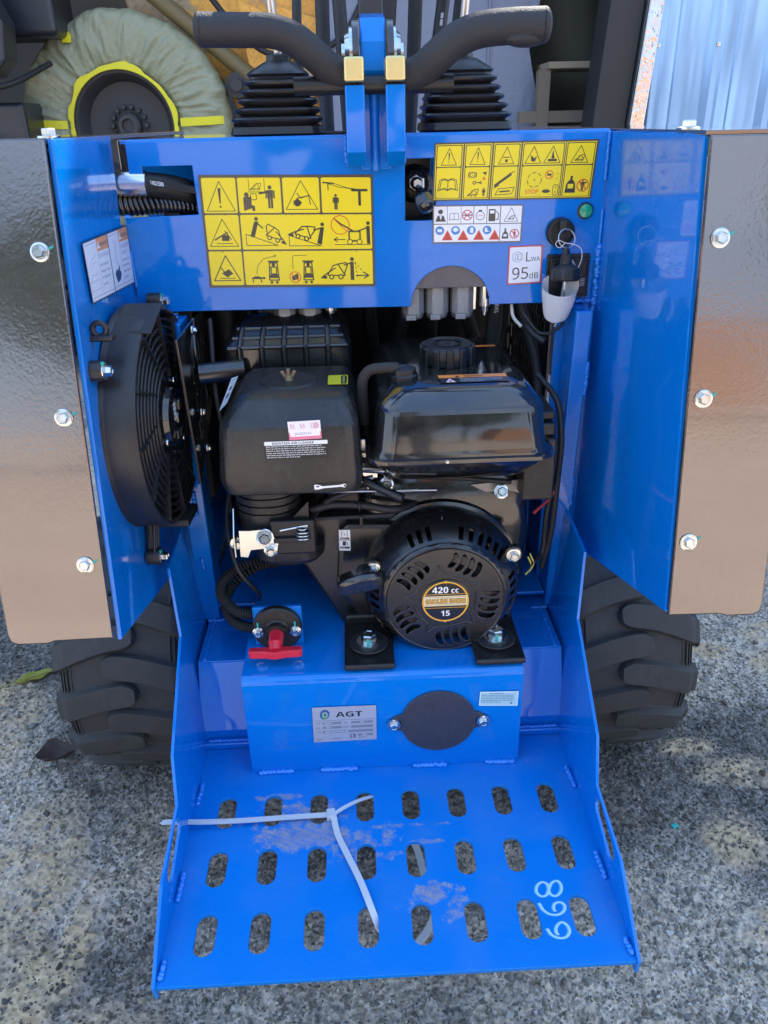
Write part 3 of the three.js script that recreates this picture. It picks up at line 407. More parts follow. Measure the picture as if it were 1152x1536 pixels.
  // chalk strokes: a figure of two loops lying on its side, then two figures with a loop and a tail
  const S = (x, z) => [(x / 0.6 + 0.5) * W, (z - 0.16) / 0.42 * W];
  const stroke = (pts) => { for (let k = 0; k < 3; k++) { c.strokeStyle = `rgba(196,226,250,${0.55})`; c.lineWidth = 12 - k * 3; c.beginPath(); const cu = new THREE.CatmullRomCurve3(pts.map(([x, z]) => V(x, 0, z))); cu.getPoints(60).forEach((p, i) => { const [a, b] = S(p.x + (k - 1) * 0.0006, p.z); i ? c.lineTo(a, b) : c.moveTo(a, b); }); c.stroke(); } };
  stroke([[0.2028, 0.4606], [0.2023, 0.4532], [0.1966, 0.4499], [0.1890, 0.4550], [0.1860, 0.4643], [0.1903, 0.4706], [0.1974, 0.4700], [0.2024, 0.4624], [0.2090, 0.4518], [0.2170, 0.4493], [0.2202, 0.4561], [0.2166, 0.4668], [0.2084, 0.4717], [0.2030, 0.4678], [0.2028, 0.4606]]);
  stroke([[0.1857, 0.4803], [0.1890, 0.4906], [0.1968, 0.4972], [0.2074, 0.4978], [0.2157, 0.4921], [0.2172, 0.4846], [0.2132, 0.4809], [0.2059, 0.4822], [0.2025, 0.4889], [0.2038, 0.4935]]);
  stroke([[0.1878, 0.5161], [0.1917, 0.5251], [0.1997, 0.5295], [0.2089, 0.5287], [0.2147, 0.5216], [0.2137, 0.5133], [0.2088, 0.5087], [0.2017, 0.5126], [0.1980, 0.5206], [0.1998, 0.5256]]);
  const ft = new THREE.CanvasTexture(cv); ft.colorSpace = THREE.SRGBColorSpace; ft.flipY = false; ft.wrapS = ft.wrapT = THREE.ClampToEdgeWrapping; ft.repeat.set(1 / 0.6, 1 / 0.42); ft.offset.set(0.5, -0.16 / 0.42);
  part('footplate', fp, phys({ color: 0xffffff, map: ft, roughness: 0.5, roughnessMap: smudgeT, specularIntensity: 0.12, clearcoat: 0.16, clearcoatRoughness: 0.2, bumpMap: paintT, bumpScale: 0.0006 }));
  part('footplate_support', bx(-0.2, -0.185, 0.225, 0.2535, 0.17, 0.27), M.blue); part('footplate_support', bx(0.185, 0.2, 0.225, 0.2535, 0.17, 0.27), M.blue);
  // engine base: folded box on the footplate
  const fold = [[0.23, 0.2605], [0.23, 0.428]]; for (let i = 1; i <= 6; i++) { const a = i / 6 * Math.PI / 2; fold.push([0.218 + 0.012 * Math.cos(a), 0.428 + 0.012 * Math.sin(a)]); }
  const box = toX(sheet([...fold, [-0.05, 0.44], [-0.05, 0.434], [0.212, 0.434], [0.224, 0.424], [0.224, 0.2605]].map(([z, y]) => [-z, y]), 0, 0.414, [], 0.0008)); box.translate(0.207, 0, 0);
  part('engine_base', [box, bx(-0.2065, -0.202, 0.261, 0.43, -0.04, 0.222), bx(0.202, 0.2065, 0.261, 0.43, -0.04, 0.222)], M.blue);
  for (const [a, b] of [[-0.195, -0.145], [-0.098, -0.045], [0.045, 0.093], [0.157, 0.2]]) part('weld_bead', weld([a, 0.2625, 0.2325], [b, 0.2625, 0.2325], 0.0042), M.weld);
  part('weld_bead', [weld([0.3425, 1.04, -0.047], [0.3425, 0.99, -0.047], 0.0022), weld([0.342, 1.142, -0.047], [0.342, 1.08, -0.047], 0.0022), weld([0.342, 0.99, -0.046], [0.342, 0.918, -0.046], 0.005), weld([0.315, 0.911, -0.046], [0.342, 0.911, -0.046], 0.004), weld([0.342, 0.918, -0.046], [0.341, 0.895, -0.046], 0.0045)], M.weld);
  part('weld_bead', [weld([-0.341, 1.0, -0.046], [-0.341, 0.95, -0.047], 0.002), weld([-0.341, 1.047, -0.05], [-0.335, 1.047, -0.05], 0.004)], M.weld);
  part('weld_bead', [weld([0.326, 0.83, 0.004], [0.325, 0.78, 0.004], 0.0042), weld([0.32, 0.64, 0.004], [0.319, 0.59, 0.004], 0.0038), weld([-0.288, 0.64, 0.009], [-0.288, 0.6, 0.009], 0.0038), weld([-0.288, 0.52, 0.009], [-0.288, 0.5, 0.009], 0.0038)], M.weld);
}
// wheels: low-profile tyres with curved lugs
{
  const R0 = 0.233, Rs = (s) => R0 - 0.010 * Math.pow(Math.abs(s) / 0.108, 2.4) - 0.02 * Math.pow(clamp((Math.abs(s) - 0.09) / 0.022), 2);
  const base = [[0.13, -0.085], [0.15, -0.1], [0.19, -0.113]]; for (let i = 0; i <= 200; i++) { const s = -0.11 + 0.22 * i / 200; let r = Rs(s); const q = Math.abs(s); if (q > 0.083 && q < 0.108) r += 0.003 * (Math.sin((q - 0.083) / 0.025 * Math.PI * 7) > 0.1 ? 0.6 : -1); base.push([r, s]); } base.push([0.19, 0.113], [0.15, 0.1], [0.13, 0.085]);
  const lug = (side, a0) => {
    const n = 30, prof = [[-1.5, -0.2], [-1.22, 0.12], [-1.08, 0.75], [-1.03, 0.96], [-0.98, 1], [0, 1.02], [0.98, 1], [1.03, 0.96], [1.08, 0.75], [1.22, 0.12], [1.5, -0.2]], rows = [], P = [];
    for (let i = 0; i <= n; i++) {
      const t = i / n, tip = t > 0.82 ? Math.sqrt(Math.max(0.004, 1 - Math.pow((t - 0.82) / 0.18, 2))) : 1, s = mix(0.1165, -0.03, t), mid = 0.034 * Math.sin(Math.min(1, t * 1.08) * Math.PI * 0.52) + 0.004 * t, w = 0.0188 * tip * (1 + 0.2 * (1 - t));
      rows.push(prof.map(([a, h]) => { const hh = 0.0155 * h * (i === n ? 0.35 : 1) * (t < 0.06 ? 0.75 + 4 * t : 1), r = Rs(clamp(s, -0.107, 0.107)) + hh, th = a0 + (mid + a * w) / 0.245; return [side * s, r * Math.sin(th), r * Math.cos(th)]; }));
    }
    for (let i = 0; i < n; i++) for (let j = 0; j + 1 < prof.length; j++) { const a = rows[i][j], b = rows[i][j + 1], c = rows[i + 1][j + 1], d = rows[i + 1][j]; if (side > 0) P.push(...a, ...c, ...b, ...a, ...d, ...c); else P.push(...a, ...b, ...c, ...a, ...c, ...d); }
    for (let j = 1; j + 1 < prof.length; j++) { const a = rows[0][0], b = rows[0][j], c = rows[0][j + 1]; if (side > 0) P.push(...a, ...b, ...c); else P.push(...a, ...c, ...b); }
    const g = new THREE.BufferGeometry(); g.setAttribute('position', new THREE.Float32BufferAttribute(P, 3)); return toCreasedNormals(g, 0.42);
  };
  for (const s of [-1, 1]) {
    const w = grp('wheel'); w.position.set(s * 0.442, 0.258, -0.16);
    const lugs = []; for (let k = 0; k < 15; k++) { lugs.push(lug(s, k / 15 * 2 * Math.PI + 0.02), lug(-s, (k + 0.5) / 15 * 2 * Math.PI + 0.02)); }
    part('tyre', [lathe(base, [0, 0, 0], [1, 0, 0], 96, 0.35), ...lugs], M.tread, w);
    { const nibs = []; for (let k = 0; k < 60; k++) { const x = (k % 2 ? 1 : -1) * rr(0.09, 0.112), th = k / 60 * 6.283 + rr(-0.04, 0.04), r = Rs(clamp(x, -0.107, 0.107)) - 0.002, y = r * Math.sin(th), z = r * Math.cos(th), q = rr(0.005, 0.011); nibs.push(rod([x, y, z], [x + Math.sign(x) * q * 0.9, y + q * Math.sin(th) * 0.5, z + q * Math.cos(th) * 0.5], 0.0006, 0.0003, 5)); } tag(part('rubber_nibs', nibs, M.rubber, w), null, null, null, 'stuff'); }
    part('rim', [lathe([[0.13, -0.085], [0.135, -0.09], [0.128, -0.094], [0.12, -0.06], [0.12, 0.06], [0.128, 0.094], [0.135, 0.09], [0.13, 0.085]], [0, 0, 0], [1, 0, 0], 60), lathe([[0, 0.02], [0.05, 0.02], [0.07, 0.0], [0.12, 0.0]], [0, 0, 0], [1, 0, 0], 48)], std({ color: col(0.5, 0.5, 0.48), roughness: 0.5 }), w);
    // soil stuck to the lower tread
    const clods = []; for (let k = 0; k < 420; k++) { const x = s * rr(-0.105, 0.08), th = rr(-1.15, -0.75), r = Rs(x) + 0.001; const g = new THREE.IcosahedronGeometry(rr(0.001, 0.0042), 0); clods.push(g.translate(x, r * Math.sin(th), r * Math.cos(th))); }
    tag(part('soil_crumbs', clods, M.dirt, w), null, null, null, 'stuff');
  }
  part('axle_housing', [rod([-0.36, 0.258, -0.16], [0.36, 0.258, -0.16], 0.05), bx(-0.27, 0.27, 0.16, 0.36, -0.5, 0.08, 0.01)], M.matte);
}

// ───────────────────────── prints ─────────────────────────
function canvas(w, h, draw) { const c = document.createElement('canvas'); c.width = w; c.height = h; draw(c.getContext('2d'), w, h); const t = new THREE.CanvasTexture(c); t.colorSpace = THREE.SRGBColorSpace; return t; }
// a thin print between four corners (top left, top right, bottom right, bottom left), lying just proud of its surface
function sticker(name, tl, tr, br, bl, tex, parent, o = {}) {
  tl = V(tl); tr = V(tr); br = V(br); bl = V(bl);
  const n = tr.clone().sub(tl).cross(bl.clone().sub(tl)).normalize().negate().multiplyScalar(o.lift ?? 0.0012), N = o.seg ?? 2, P = [], U = [], I = [];
  for (let j = 0; j <= N; j++) for (let i = 0; i <= N; i++) { const u = i / N, v = j / N, p = tl.clone().multiplyScalar((1 - u) * (1 - v)).addScaledVector(tr, u * (1 - v)).addScaledVector(br, u * v).addScaledVector(bl, (1 - u) * v).add(n); if (o.bend) o.bend(p, u, v); P.push(...p.toArray()); U.push(u, 1 - v); }
  for (let j = 0; j < N; j++) for (let i = 0; i < N; i++) { const a = j * (N + 1) + i; I.push(a, a + N + 1, a + 1, a + 1, a + N + 1, a + N + 2); }
  const g = new THREE.BufferGeometry(); g.setAttribute('position', new THREE.Float32BufferAttribute(P, 3)); g.setAttribute('uv', new THREE.Float32BufferAttribute(U, 2)); g.setIndex(I); g.computeVertexNormals();
  const m = new THREE.Mesh(g, phys({ color: 0xffffff, map: tex, roughness: o.rough ?? 0.35, metalness: o.metal ?? 0, clearcoat: o.coat ?? 0.5, clearcoatRoughness: 0.15, side: THREE.DoubleSide })); m.name = name; m.castShadow = m.receiveShadow = true; parent.add(m); return m;
}
const INK = '#2b2a22', YEL = '#f2d600';
const K = {
  rr(c, x, y, w, h, r) { c.beginPath(); c.moveTo(x + r, y); c.arcTo(x + w, y, x + w, y + h, r); c.arcTo(x + w, y + h, x, y + h, r); c.arcTo(x, y + h, x, y, r); c.arcTo(x, y, x + w, y, r); c.closePath(); },
  line(c, pts, w = 4, close) { c.lineWidth = w; c.lineJoin = c.lineCap = 'round'; c.beginPath(); pts.forEach(([x, y], i) => (i ? c.lineTo(x, y) : c.moveTo(x, y))); if (close) c.closePath(); c.stroke(); },
  fill(c, pts) { c.beginPath(); pts.forEach(([x, y], i) => (i ? c.lineTo(x, y) : c.moveTo(x, y))); c.closePath(); c.fill(); },
  dot(c, x, y, r, f = true) { c.beginPath(); c.arc(x, y, r, 0, 7); f ? c.fill() : c.stroke(); },
  tri(c, x, y, w, h, lw = 4) { K.line(c, [[x + w / 2, y], [x + w, y + h], [x, y + h]], lw, true); },
  bang(c, x, y, h) { K.fill(c, [[x - h * 0.07, y], [x + h * 0.07, y], [x + h * 0.03, y + h * 0.72], [x - h * 0.03, y + h * 0.72]]); K.dot(c, x, y + h * 0.88, h * 0.05); },
  man(c, x, y, h) { K.dot(c, x, y + h * 0.08, h * 0.085); c.fillRect(x - h * 0.13, y + h * 0.19, h * 0.26, h * 0.36); c.fillRect(x - h * 0.11, y + h * 0.5, h * 0.1, h * 0.48); c.fillRect(x + h * 0.01, y + h * 0.5, h * 0.1, h * 0.48); K.line(c, [[x - h * 0.17, y + h * 0.24], [x - h * 0.18, y + h * 0.52]], h * 0.06); K.line(c, [[x + h * 0.17, y + h * 0.24], [x + h * 0.18, y + h * 0.52]], h * 0.06); },
  no(c, x, y, r, lw = 6) { c.strokeStyle = '#d8382a'; c.lineWidth = lw; K.dot(c, x, y, r, false); K.line(c, [[x - r * 0.7, y - r * 0.7], [x + r * 0.7, y + r * 0.7]], lw); c.strokeStyle = INK; },
  // outline of a small loader seen from its side: s = width
  loader(c, x, y, s, lw = 5, flip = 1) { const P = (u, v) => [x + u * s * flip, y + v * s]; K.line(c, [P(0.18, -0.12), P(0.42, -0.5), P(0.62, -0.56), P(0.9, -0.1), P(0.3, -0.1)], lw, true); K.line(c, [P(0.6, -0.56), P(0.95, -0.62), P(1.0, -0.5), P(0.86, -0.15)], lw); K.line(c, [P(0.5, -0.4), P(0.12, -0.16), P(-0.05, -0.02)], lw); K.fill(c, [P(-0.12, 0.02), P(0.02, -0.12), P(0.16, -0.06), P(0.14, 0.03)]); for (const u of [0.34, 0.72]) { c.save(); c.fillStyle = YEL; K.dot(c, ...P(u, -0.04), s * 0.085); c.restore(); c.lineWidth = lw; K.dot(c, ...P(u, -0.04), s * 0.085, false); } },
  top(c, x, y, w, h) { K.line(c, [[x + w * 0.15, y + h * 0.1], [x + w * 0.85, y + h * 0.1], [x + w * 0.95, y + h * 0.85], [x + w * 0.05, y + h * 0.85]], 7, true); c.fillRect(x, y, w, h * 0.07); c.fillRect(x + w * 0.1, y + h * 0.6, w * 0.8, h * 0.16); c.fillRect(x + w * 0.35, y + h * 0.05, w * 0.3, h * 0.2); K.dot(c, x + w * 0.25, y + h * 0.95, h * 0.06); K.dot(c, x + w * 0.75, y + h * 0.95, h * 0.06); c.strokeRect(x + w * 0.25, y + h * 0.28, w * 0.5, h * 0.3); },
  book(c, x, y, w, h) { K.line(c, [[x, y + h], [x + w * 0.08, y + h * 0.12], [x + w * 0.3, y], [x + w / 2, y + h * 0.12], [x + w * 0.7, y], [x + w * 0.92, y + h * 0.12], [x + w, y + h], [x + w * 0.7, y + h * 0.86], [x + w / 2, y + h], [x + w * 0.3, y + h * 0.86]], 4, true); K.line(c, [[x + w / 2, y + h * 0.12], [x + w / 2, y + h]], 4); },
  bars(c, x, y, w, rows, step, hgt, seedy = 1) { for (let r = 0; r < rows; r++) { let p = 0, k = 0; const end = w * (r === rows - 1 ? 0.55 : 0.9 + 0.1 * hash(r, seedy, 1)); while (p < end) { const q = Math.min(end - p, hgt * (0.6 + 2.4 * hash(r, ++k, seedy))); for (let s = 0; s < q; s += hgt * 0.62) c.fillRect(x + p + s, y + r * step + hgt * 0.25 * hash(k, r, s | 0), Math.min(hgt * 0.42, q - s), hgt * (0.75)); p += q + hgt * 0.5; } } },
};
const bigT = canvas(1024, 660, (c, w, h) => {
  c.fillStyle = '#4a4234'; c.fillRect(0, 0, w, h);
  const cell = (x, y, a, b) => { c.fillStyle = YEL; K.rr(c, x, y, a, b, 9); c.fill(); c.fillStyle = c.strokeStyle = INK; };
  c.fillStyle = c.strokeStyle = INK;
  cell(14, 16, 200, 200); K.tri(c, 32, 36, 168, 168, 4); K.bang(c, 114, 74, 120);
  cell(224, 16, 252, 200); c.fillStyle = '#4a4030'; K.man(c, 412, 60, 132); K.line(c, [[400, 96], [350, 104]], 11); K.dot(c, 272, 112, 14); K.fill(c, [[252, 126], [300, 122], [300, 170], [318, 176], [318, 204], [302, 204], [300, 188], [252, 204]]); K.line(c, [[290, 24], [290, 96], [382, 96], [382, 24]], 3); K.loader(c, 300, 84, 62, 3); K.rr(c, 296, 106, 34, 34, 5); c.lineWidth = 4; c.stroke();
  cell(488, 16, 216, 200); K.tri(c, 502, 34, 188, 162, 4); K.line(c, [[548, 168], [572, 132], [640, 118], [648, 168]], 5); K.fill(c, [[546, 150], [574, 134], [598, 156], [584, 176], [560, 180]]); K.line(c, [[572, 104], [590, 132], [640, 116]], 5);
  cell(716, 16, 294, 200); K.man(c, 800, 110, 90); K.line(c, [[728, 44], [790, 50]], 8); K.line(c, [[757, 46], [757, 84]], 6); K.fill(c, [[934, 84], [950, 84], [950, 176], [934, 176]]); K.line(c, [[900, 88], [984, 88]], 14); K.line(c, [[740, 46], [820, 70], [905, 82]], 3); K.line(c, [[780, 46], [870, 74], [990, 92]], 3);
  cell(14, 226, 200, 204); K.tri(c, 30, 250, 170, 160, 4); K.line(c, [[62, 372], [100, 350], [140, 330]], 8); c.fillRect(104, 344, 44, 34); K.line(c, [[70, 394], [166, 394]], 4); K.line(c, [[124, 320], [160, 370]], 5);
  cell(224, 226, 786, 204); K.line(c, [[250, 406], [250, 340], [440, 406]], 4, true); K.dot(c, 318, 250, 11); K.fill(c, [[306, 264], [330, 266], [300, 360], [276, 352]]); K.line(c, [[322, 274], [352, 304]], 8); c.save(); c.translate(478, 396); c.rotate(0.32); K.loader(c, 0, 0, 130, 6, -1); c.restore();
  K.line(c, [[508, 348], [508, 410], [700, 410]], 4, true); K.dot(c, 712, 284, 11); K.fill(c, [[700, 300], [722, 300], [704, 404], [676, 396]]); K.line(c, [[700, 306], [660, 316]], 8); c.save(); c.translate(520, 330); c.rotate(0.28); K.loader(c, 0, 16, 138, 7); c.restore();
  K.dot(c, 988, 278, 11); K.fill(c, [[976, 294], [998, 294], [1000, 400], [980, 400]]); K.line(c, [[976, 306], [920, 326]], 8); K.line(c, [[786, 404], [1000, 404]], 4); K.line(c, [[900, 326], [820, 280], [790, 256]], 9); c.strokeRect(872, 326, 66, 56); for (const q of [876, 934]) { c.fillStyle = YEL; K.dot(c, q, 388, 15); c.fillStyle = INK; c.lineWidth = 5; K.dot(c, q, 388, 15, false); } K.line(c, [[780, 374], [846, 374]], 5); K.line(c, [[800, 362], [780, 374], [800, 386]], 5); K.no(c, 820, 288, 54, 5); c.fillStyle = INK;
  cell(14, 440, 200, 206); K.tri(c, 34, 466, 160, 152, 6); K.fill(c, [[84, 572], [128, 548], [152, 576], [112, 596]]); K.line(c, [[80, 540], [124, 596]], 6); K.line(c, [[70, 604], [160, 604]], 4);
  cell(224, 440, 786, 206); K.line(c, [[296, 580], [306, 528], [344, 486], [420, 468]], 3); K.line(c, [[408, 462], [420, 468], [408, 476]], 3); c.beginPath(); c.ellipse(296, 610, 34, 17, 0, 3.14, 6.29); c.fill(); K.line(c, [[270, 614], [272, 628]], 7); K.line(c, [[318, 614], [322, 628]], 7); c.fillRect(328, 598, 18, 12); K.top(c, 368, 498, 66, 140);
  K.line(c, [[520, 548], [520, 480], [530, 468], [604, 466]], 3); K.fill(c, [[508, 596], [548, 576], [552, 612], [514, 620]]); K.no(c, 530, 600, 33, 5); c.fillStyle = INK; K.top(c, 580, 498, 66, 140);
  K.loader(c, 704, 606, 150, 7); K.dot(c, 884, 492, 12); c.fillRect(872, 508, 22, 112); K.line(c, [[872, 516], [836, 528]], 8); for (let k = 0; k < 4; k++) { K.line(c, [[902 + k * 16, 510 + k * 20], [908 + k * 16, 518 + k * 20]], 4); K.line(c, [[902 + k * 4, 516 + k * 24], [904 + k * 4, 526 + k * 24]], 4); } K.line(c, [[908, 592], [984, 592]], 7); K.line(c, [[956, 574], [984, 592], [956, 610]], 7);
  c.fillStyle = 'rgba(60,50,34,0.55)'; for (let k = 0; k < 160; k++) { const e = k % 2 ? hash(k, 1, 1) * w : hash(k, 2, 1) < 0.5 ? 4 : w - 8; c.fillRect(e, k % 2 ? [2, 218, 432][k % 3] + hash(k, 3, 1) * 10 : hash(k, 4, 1) * h, 2 + hash(k, 5, 1) * 7, 2 + hash(k, 6, 1) * 4); }
});
sticker('warning_sticker', [-0.2326, 1.1, -0.05], [0.0112, 1.095, -0.05], [0.011, 0.9414, -0.05], [-0.2341, 0.9465, -0.05], bigT, L);
const colT = canvas(1024, 352, (c, w, h) => {
  c.fillStyle = '#453f36'; c.fillRect(0, 0, w, h); c.fillStyle = c.strokeStyle = INK;
  const X = [[16, 158], [196, 158], [376, 158], [556, 256], [830, 176]];
  for (const [x, a] of X) { c.fillStyle = YEL; c.fillRect(x - 6, 10, a + 12, 334); c.fillStyle = INK; K.rr(c, x - 1, 15, a + 2, 324, 6); c.fill(); c.fillStyle = YEL; K.rr(c, x + 4, 20, a - 8, 124, 8); c.fill(); K.rr(c, x + 4, 150, a - 8, 186, 8); c.fill(); }
  c.fillStyle = c.strokeStyle = INK;
  for (const x of [46, 226]) { K.tri(c, x, 34, 96, 100, 4); K.bang(c, x + 48, 60, 64); }
  K.tri(c, 406, 34, 96, 100, 4); K.line(c, [[432, 94], [474, 94]], 5); K.fill(c, [[448, 106], [466, 108], [458, 126], [446, 122]]);
  K.tri(c, 572, 34, 100, 100, 4); K.tri(c, 690, 34, 104, 100, 4); K.fill(c, [[604, 84], [628, 104], [646, 92], [634, 124], [612, 122]]); K.fill(c, [[742, 56], [756, 108], [736, 108]]); c.fillRect(716, 110, 56, 14);
  K.tri(c, 862, 34, 108, 100, 4); K.loader(c, 890, 122, 56, 4);
  K.book(c, 32, 216, 126, 74); K.book(c, 44, 222, 102, 62);
  c.lineWidth = 5; K.dot(c, 248, 196, 16, false); c.beginPath(); c.arc(248, 196, 25, -0.7, 0.7); c.stroke(); c.beginPath(); c.arc(248, 196, 25, 2.4, 3.9); c.stroke(); c.font = 'bold 18px sans-serif'; c.fillText('!', 245, 203); c.lineWidth = 5; K.dot(c, 262, 244, 9, false); K.line(c, [[272, 244], [298, 244]], 5); K.dot(c, 302, 244, 6, false); K.fill(c, [[310, 184], [336, 176], [332, 200]]); K.no(c, 322, 220, 8, 4); c.fillStyle = INK; K.loader(c, 226, 324, 66, 4); K.man(c, 326, 276, 52);
  K.line(c, [[396, 264], [488, 198]], 16); K.line(c, [[484, 192], [512, 180]], 5); K.line(c, [[388, 280], [420, 262]], 5); K.line(c, [[400, 322], [420, 284], [520, 276], [506, 316]], 4, true); K.line(c, [[430, 302], [490, 298]], 9);
  c.setLineDash([22, 16]); c.lineWidth = 4; K.dot(c, 644, 234, 44, false); c.setLineDash([]); K.dot(c, 644, 234, 5); K.no(c, 736, 204, 24, 5); c.fillStyle = INK; c.fillRect(722, 198, 28, 12); c.fillStyle = '#e0641e'; c.font = 'bold 36px sans-serif'; c.fillText('STOP', 590, 318); c.fillStyle = INK; c.beginPath(); c.ellipse(726, 304, 26, 11, 0, 0, 7); c.fill(); c.lineWidth = 4; K.rr(c, 768, 266, 34, 62, 12); c.stroke(); K.dot(c, 785, 282, 4); K.dot(c, 785, 310, 4); K.dot(c, 784, 196, 3); K.dot(c, 786, 226, 3);
  K.fill(c, [[846, 316], [852, 262], [868, 240], [894, 240], [908, 262], [914, 316]]); c.fillRect(874, 214, 14, 30); c.fillStyle = YEL; c.fillRect(862, 262, 36, 28); c.fillStyle = INK; K.man(c, 956, 240, 64); K.line(c, [[938, 256], [978, 256]], 8); K.no(c, 958, 272, 36, 6);
  c.fillStyle = 'rgba(40,34,24,0.5)'; for (let k = 0; k < 70; k++) c.fillRect(hash(k, 8, 1) * w, hash(k, 9, 2) < 0.5 ? 2 : h - 8, 3 + hash(k, 5, 1) * 8, 3);
});
sticker('warning_sticker', [0.0984, 1.133, -0.05], [0.3293, 1.133, -0.05], [0.3245, 1.056, -0.05], [0.0952, 1.058, -0.05], colT, L);
const whiteT = canvas(768, 330, (c, w, h) => {
  c.fillStyle = '#6b6459'; c.fillRect(0, 0, w, h); c.fillStyle = '#eef0f3'; for (const [x, a] of [[10, 112], [126, 112], [242, 104], [352, 106], [464, 108], [580, 178]]) c.fillRect(x, 10, a, 148); c.fillRect(10, 166, 566, 152); c.fillRect(582, 166, 176, 152); c.fillStyle = c.strokeStyle = '#3a3631';
  K.dot(c, 66, 56, 20); K.fill(c, [[22, 140], [42, 88], [90, 88], [112, 140]]); c.fillStyle = '#eef0f3'; K.fill(c, [[56, 92], [78, 92], [68, 130]]); c.fillStyle = '#3a3631'; K.book(c, 140, 66, 82, 62); K.line(c, [[262, 86], [330, 86]], 9); c.strokeStyle = '#c2323a'; c.lineWidth = 8; K.dot(c, 294, 86, 42, false); K.line(c, [[264, 58], [322, 114]], 8); K.line(c, [[322, 58], [266, 114]], 8); c.strokeStyle = '#3a3631'; c.lineWidth = 5; K.dot(c, 404, 92, 36, false); c.fillRect(390, 42, 28, 14); c.fillStyle = '#d23'; c.font = 'bold 18px sans-serif'; c.fillText('STOP', 380, 98); c.fillStyle = '#3a3631'; K.rr(c, 476, 36, 58, 106, 8); c.fill(); c.fillStyle = '#eef0f3'; c.fillRect(486, 48, 38, 26); K.line(c, [[540, 56], [560, 78], [558, 128], [540, 124]], 7); c.fillStyle = '#3a3631'; K.tri(c, 610, 26, 118, 118, 4); K.loader(c, 644, 126, 56, 4);
  for (let k = 0; k < 4; k++) { const x = 60 + k * 136; c.fillStyle = '#2f7fc0'; K.dot(c, x, 218, 38); c.fillStyle = '#e8eef4'; [() => c.fillRect(x - 20, 206, 40, 26), () => { K.dot(c, x, 212, 20); c.fillRect(x - 26, 208, 52, 10); }, () => K.rr(c, x - 12, 194, 30, 48, 8) || c.fill(), () => K.fill(c, [[x - 20, 198], [x, 198], [x + 4, 222], [x + 24, 232], [x - 20, 236]])][k](); c.fillStyle = '#d8392c'; K.fill(c, [[x + 66, 214], [x + 114, 304], [x + 18, 304]]); c.fillStyle = c.strokeStyle = '#6a2018'; K.line(c, [[x + 66, 246], [x + 60 + 6 * k, 274]], 5); K.line(c, [[x + 46, 288], [x + 90, 286]], 4); }
  c.fillStyle = c.strokeStyle = '#3a3631'; K.fill(c, [[596, 296], [604, 250], [618, 232], [636, 232], [650, 250], [656, 296]]); c.fillRect(618, 204, 14, 28); c.fillStyle = '#eef0f3'; c.fillRect(612, 256, 28, 22); c.strokeStyle = '#c2323a'; c.lineWidth = 8; K.dot(c, 706, 254, 38, false); c.fillStyle = '#b03a3a'; K.man(c, 706, 222, 62); K.line(c, [[680, 228], [732, 282]], 7);
});
sticker('safety_sticker', [0.0962, 1.052, -0.05], [0.2272, 1.05, -0.05], [0.2262, 0.9983, -0.05], [0.0965, 0.9999, -0.05], whiteT, L);
const dbT = canvas(400, 448, (c) => { c.fillStyle = '#c8434e'; c.fillRect(0, 0, 400, 448); c.fillStyle = '#eceff6'; K.rr(c, 16, 16, 368, 416, 18); c.fill(); c.fillStyle = '#26262a'; c.font = '150px sans-serif'; c.fillText('L', 196, 184); c.font = '72px sans-serif'; c.fillText('WA', 268, 184); c.font = '190px sans-serif'; c.fillText('95', 46, 388); c.font = '94px sans-serif'; c.fillText('dB', 254, 386); c.strokeStyle = 'rgba(90,110,130,0.5)'; c.lineWidth = 8; K.line(c, [[110, 66], [166, 92], [166, 160], [110, 190], [54, 160], [54, 92]], 8, true); c.strokeRect(84, 100, 26, 58); c.strokeRect(116, 96, 34, 66); });
sticker('noise_sticker', [0.2087, 0.9932, -0.05], [0.2591, 0.9937, -0.05], [0.2598, 0.9391, -0.05], [0.2085, 0.9376, -0.05], dbT, L);
const sideT = canvas(1024, 600, (c, w, h) => {
  c.fillStyle = '#22242c'; c.fillRect(0, 0, w, h); for (const x of [14, 520]) { c.fillStyle = '#e4e8ef'; c.fillRect(x, 14, 490, 572); c.fillStyle = '#e59a2e'; c.fillRect(x + 244, 14, 246, 128); c.fillStyle = '#f4f0e6'; K.fill(c, [[x + 284, 36], [x + 322, 116], [x + 252, 116]]); c.fillStyle = '#5a4a26'; c.font = 'bold 44px sans-serif'; c.fillText('WARNING', x + 292, 98, 186); c.strokeStyle = '#8a93a4'; c.lineWidth = 4; K.line(c, [[x + 244, 142], [x + 244, 540]], 4); K.line(c, [[x + 14, 40], [x + 230, 40]], 5); K.line(c, [[x + 14, 552], [x + 470, 552]], 5); }
  c.fillStyle = c.strokeStyle = '#7f8898'; c.font = '58px sans-serif'; c.fillText('SCALD HAZARD', 268, 206, 220); c.fillText('ENTANGLEMENT', 774, 206, 224); c.fillText('HAZARD', 790, 268, 150);
  c.fillStyle = '#8b93a2'; K.bars(c, 280, 260, 200, 4, 64, 30, 5); K.bars(c, 786, 310, 190, 4, 58, 28, 9); c.strokeStyle = '#9aa2b2'; K.line(c, [[60, 250], [120, 190], [170, 180], [220, 150]], 5); K.line(c, [[80, 300], [140, 230], [200, 230]], 5); c.strokeRect(40, 400, 180, 90); K.line(c, [[50, 390], [90, 330], [150, 350], [210, 320]], 6);
  K.line(c, [[640, 90], [660, 340]], 8); K.line(c, [[700, 100], [610, 300]], 6); K.dot(c, 660, 330, 9); c.fillStyle = '#2b2f38'; K.fill(c, [[570, 420], [620, 380], [640, 400], [700, 340], [690, 400], [720, 440], [680, 500], [600, 520]]);
});
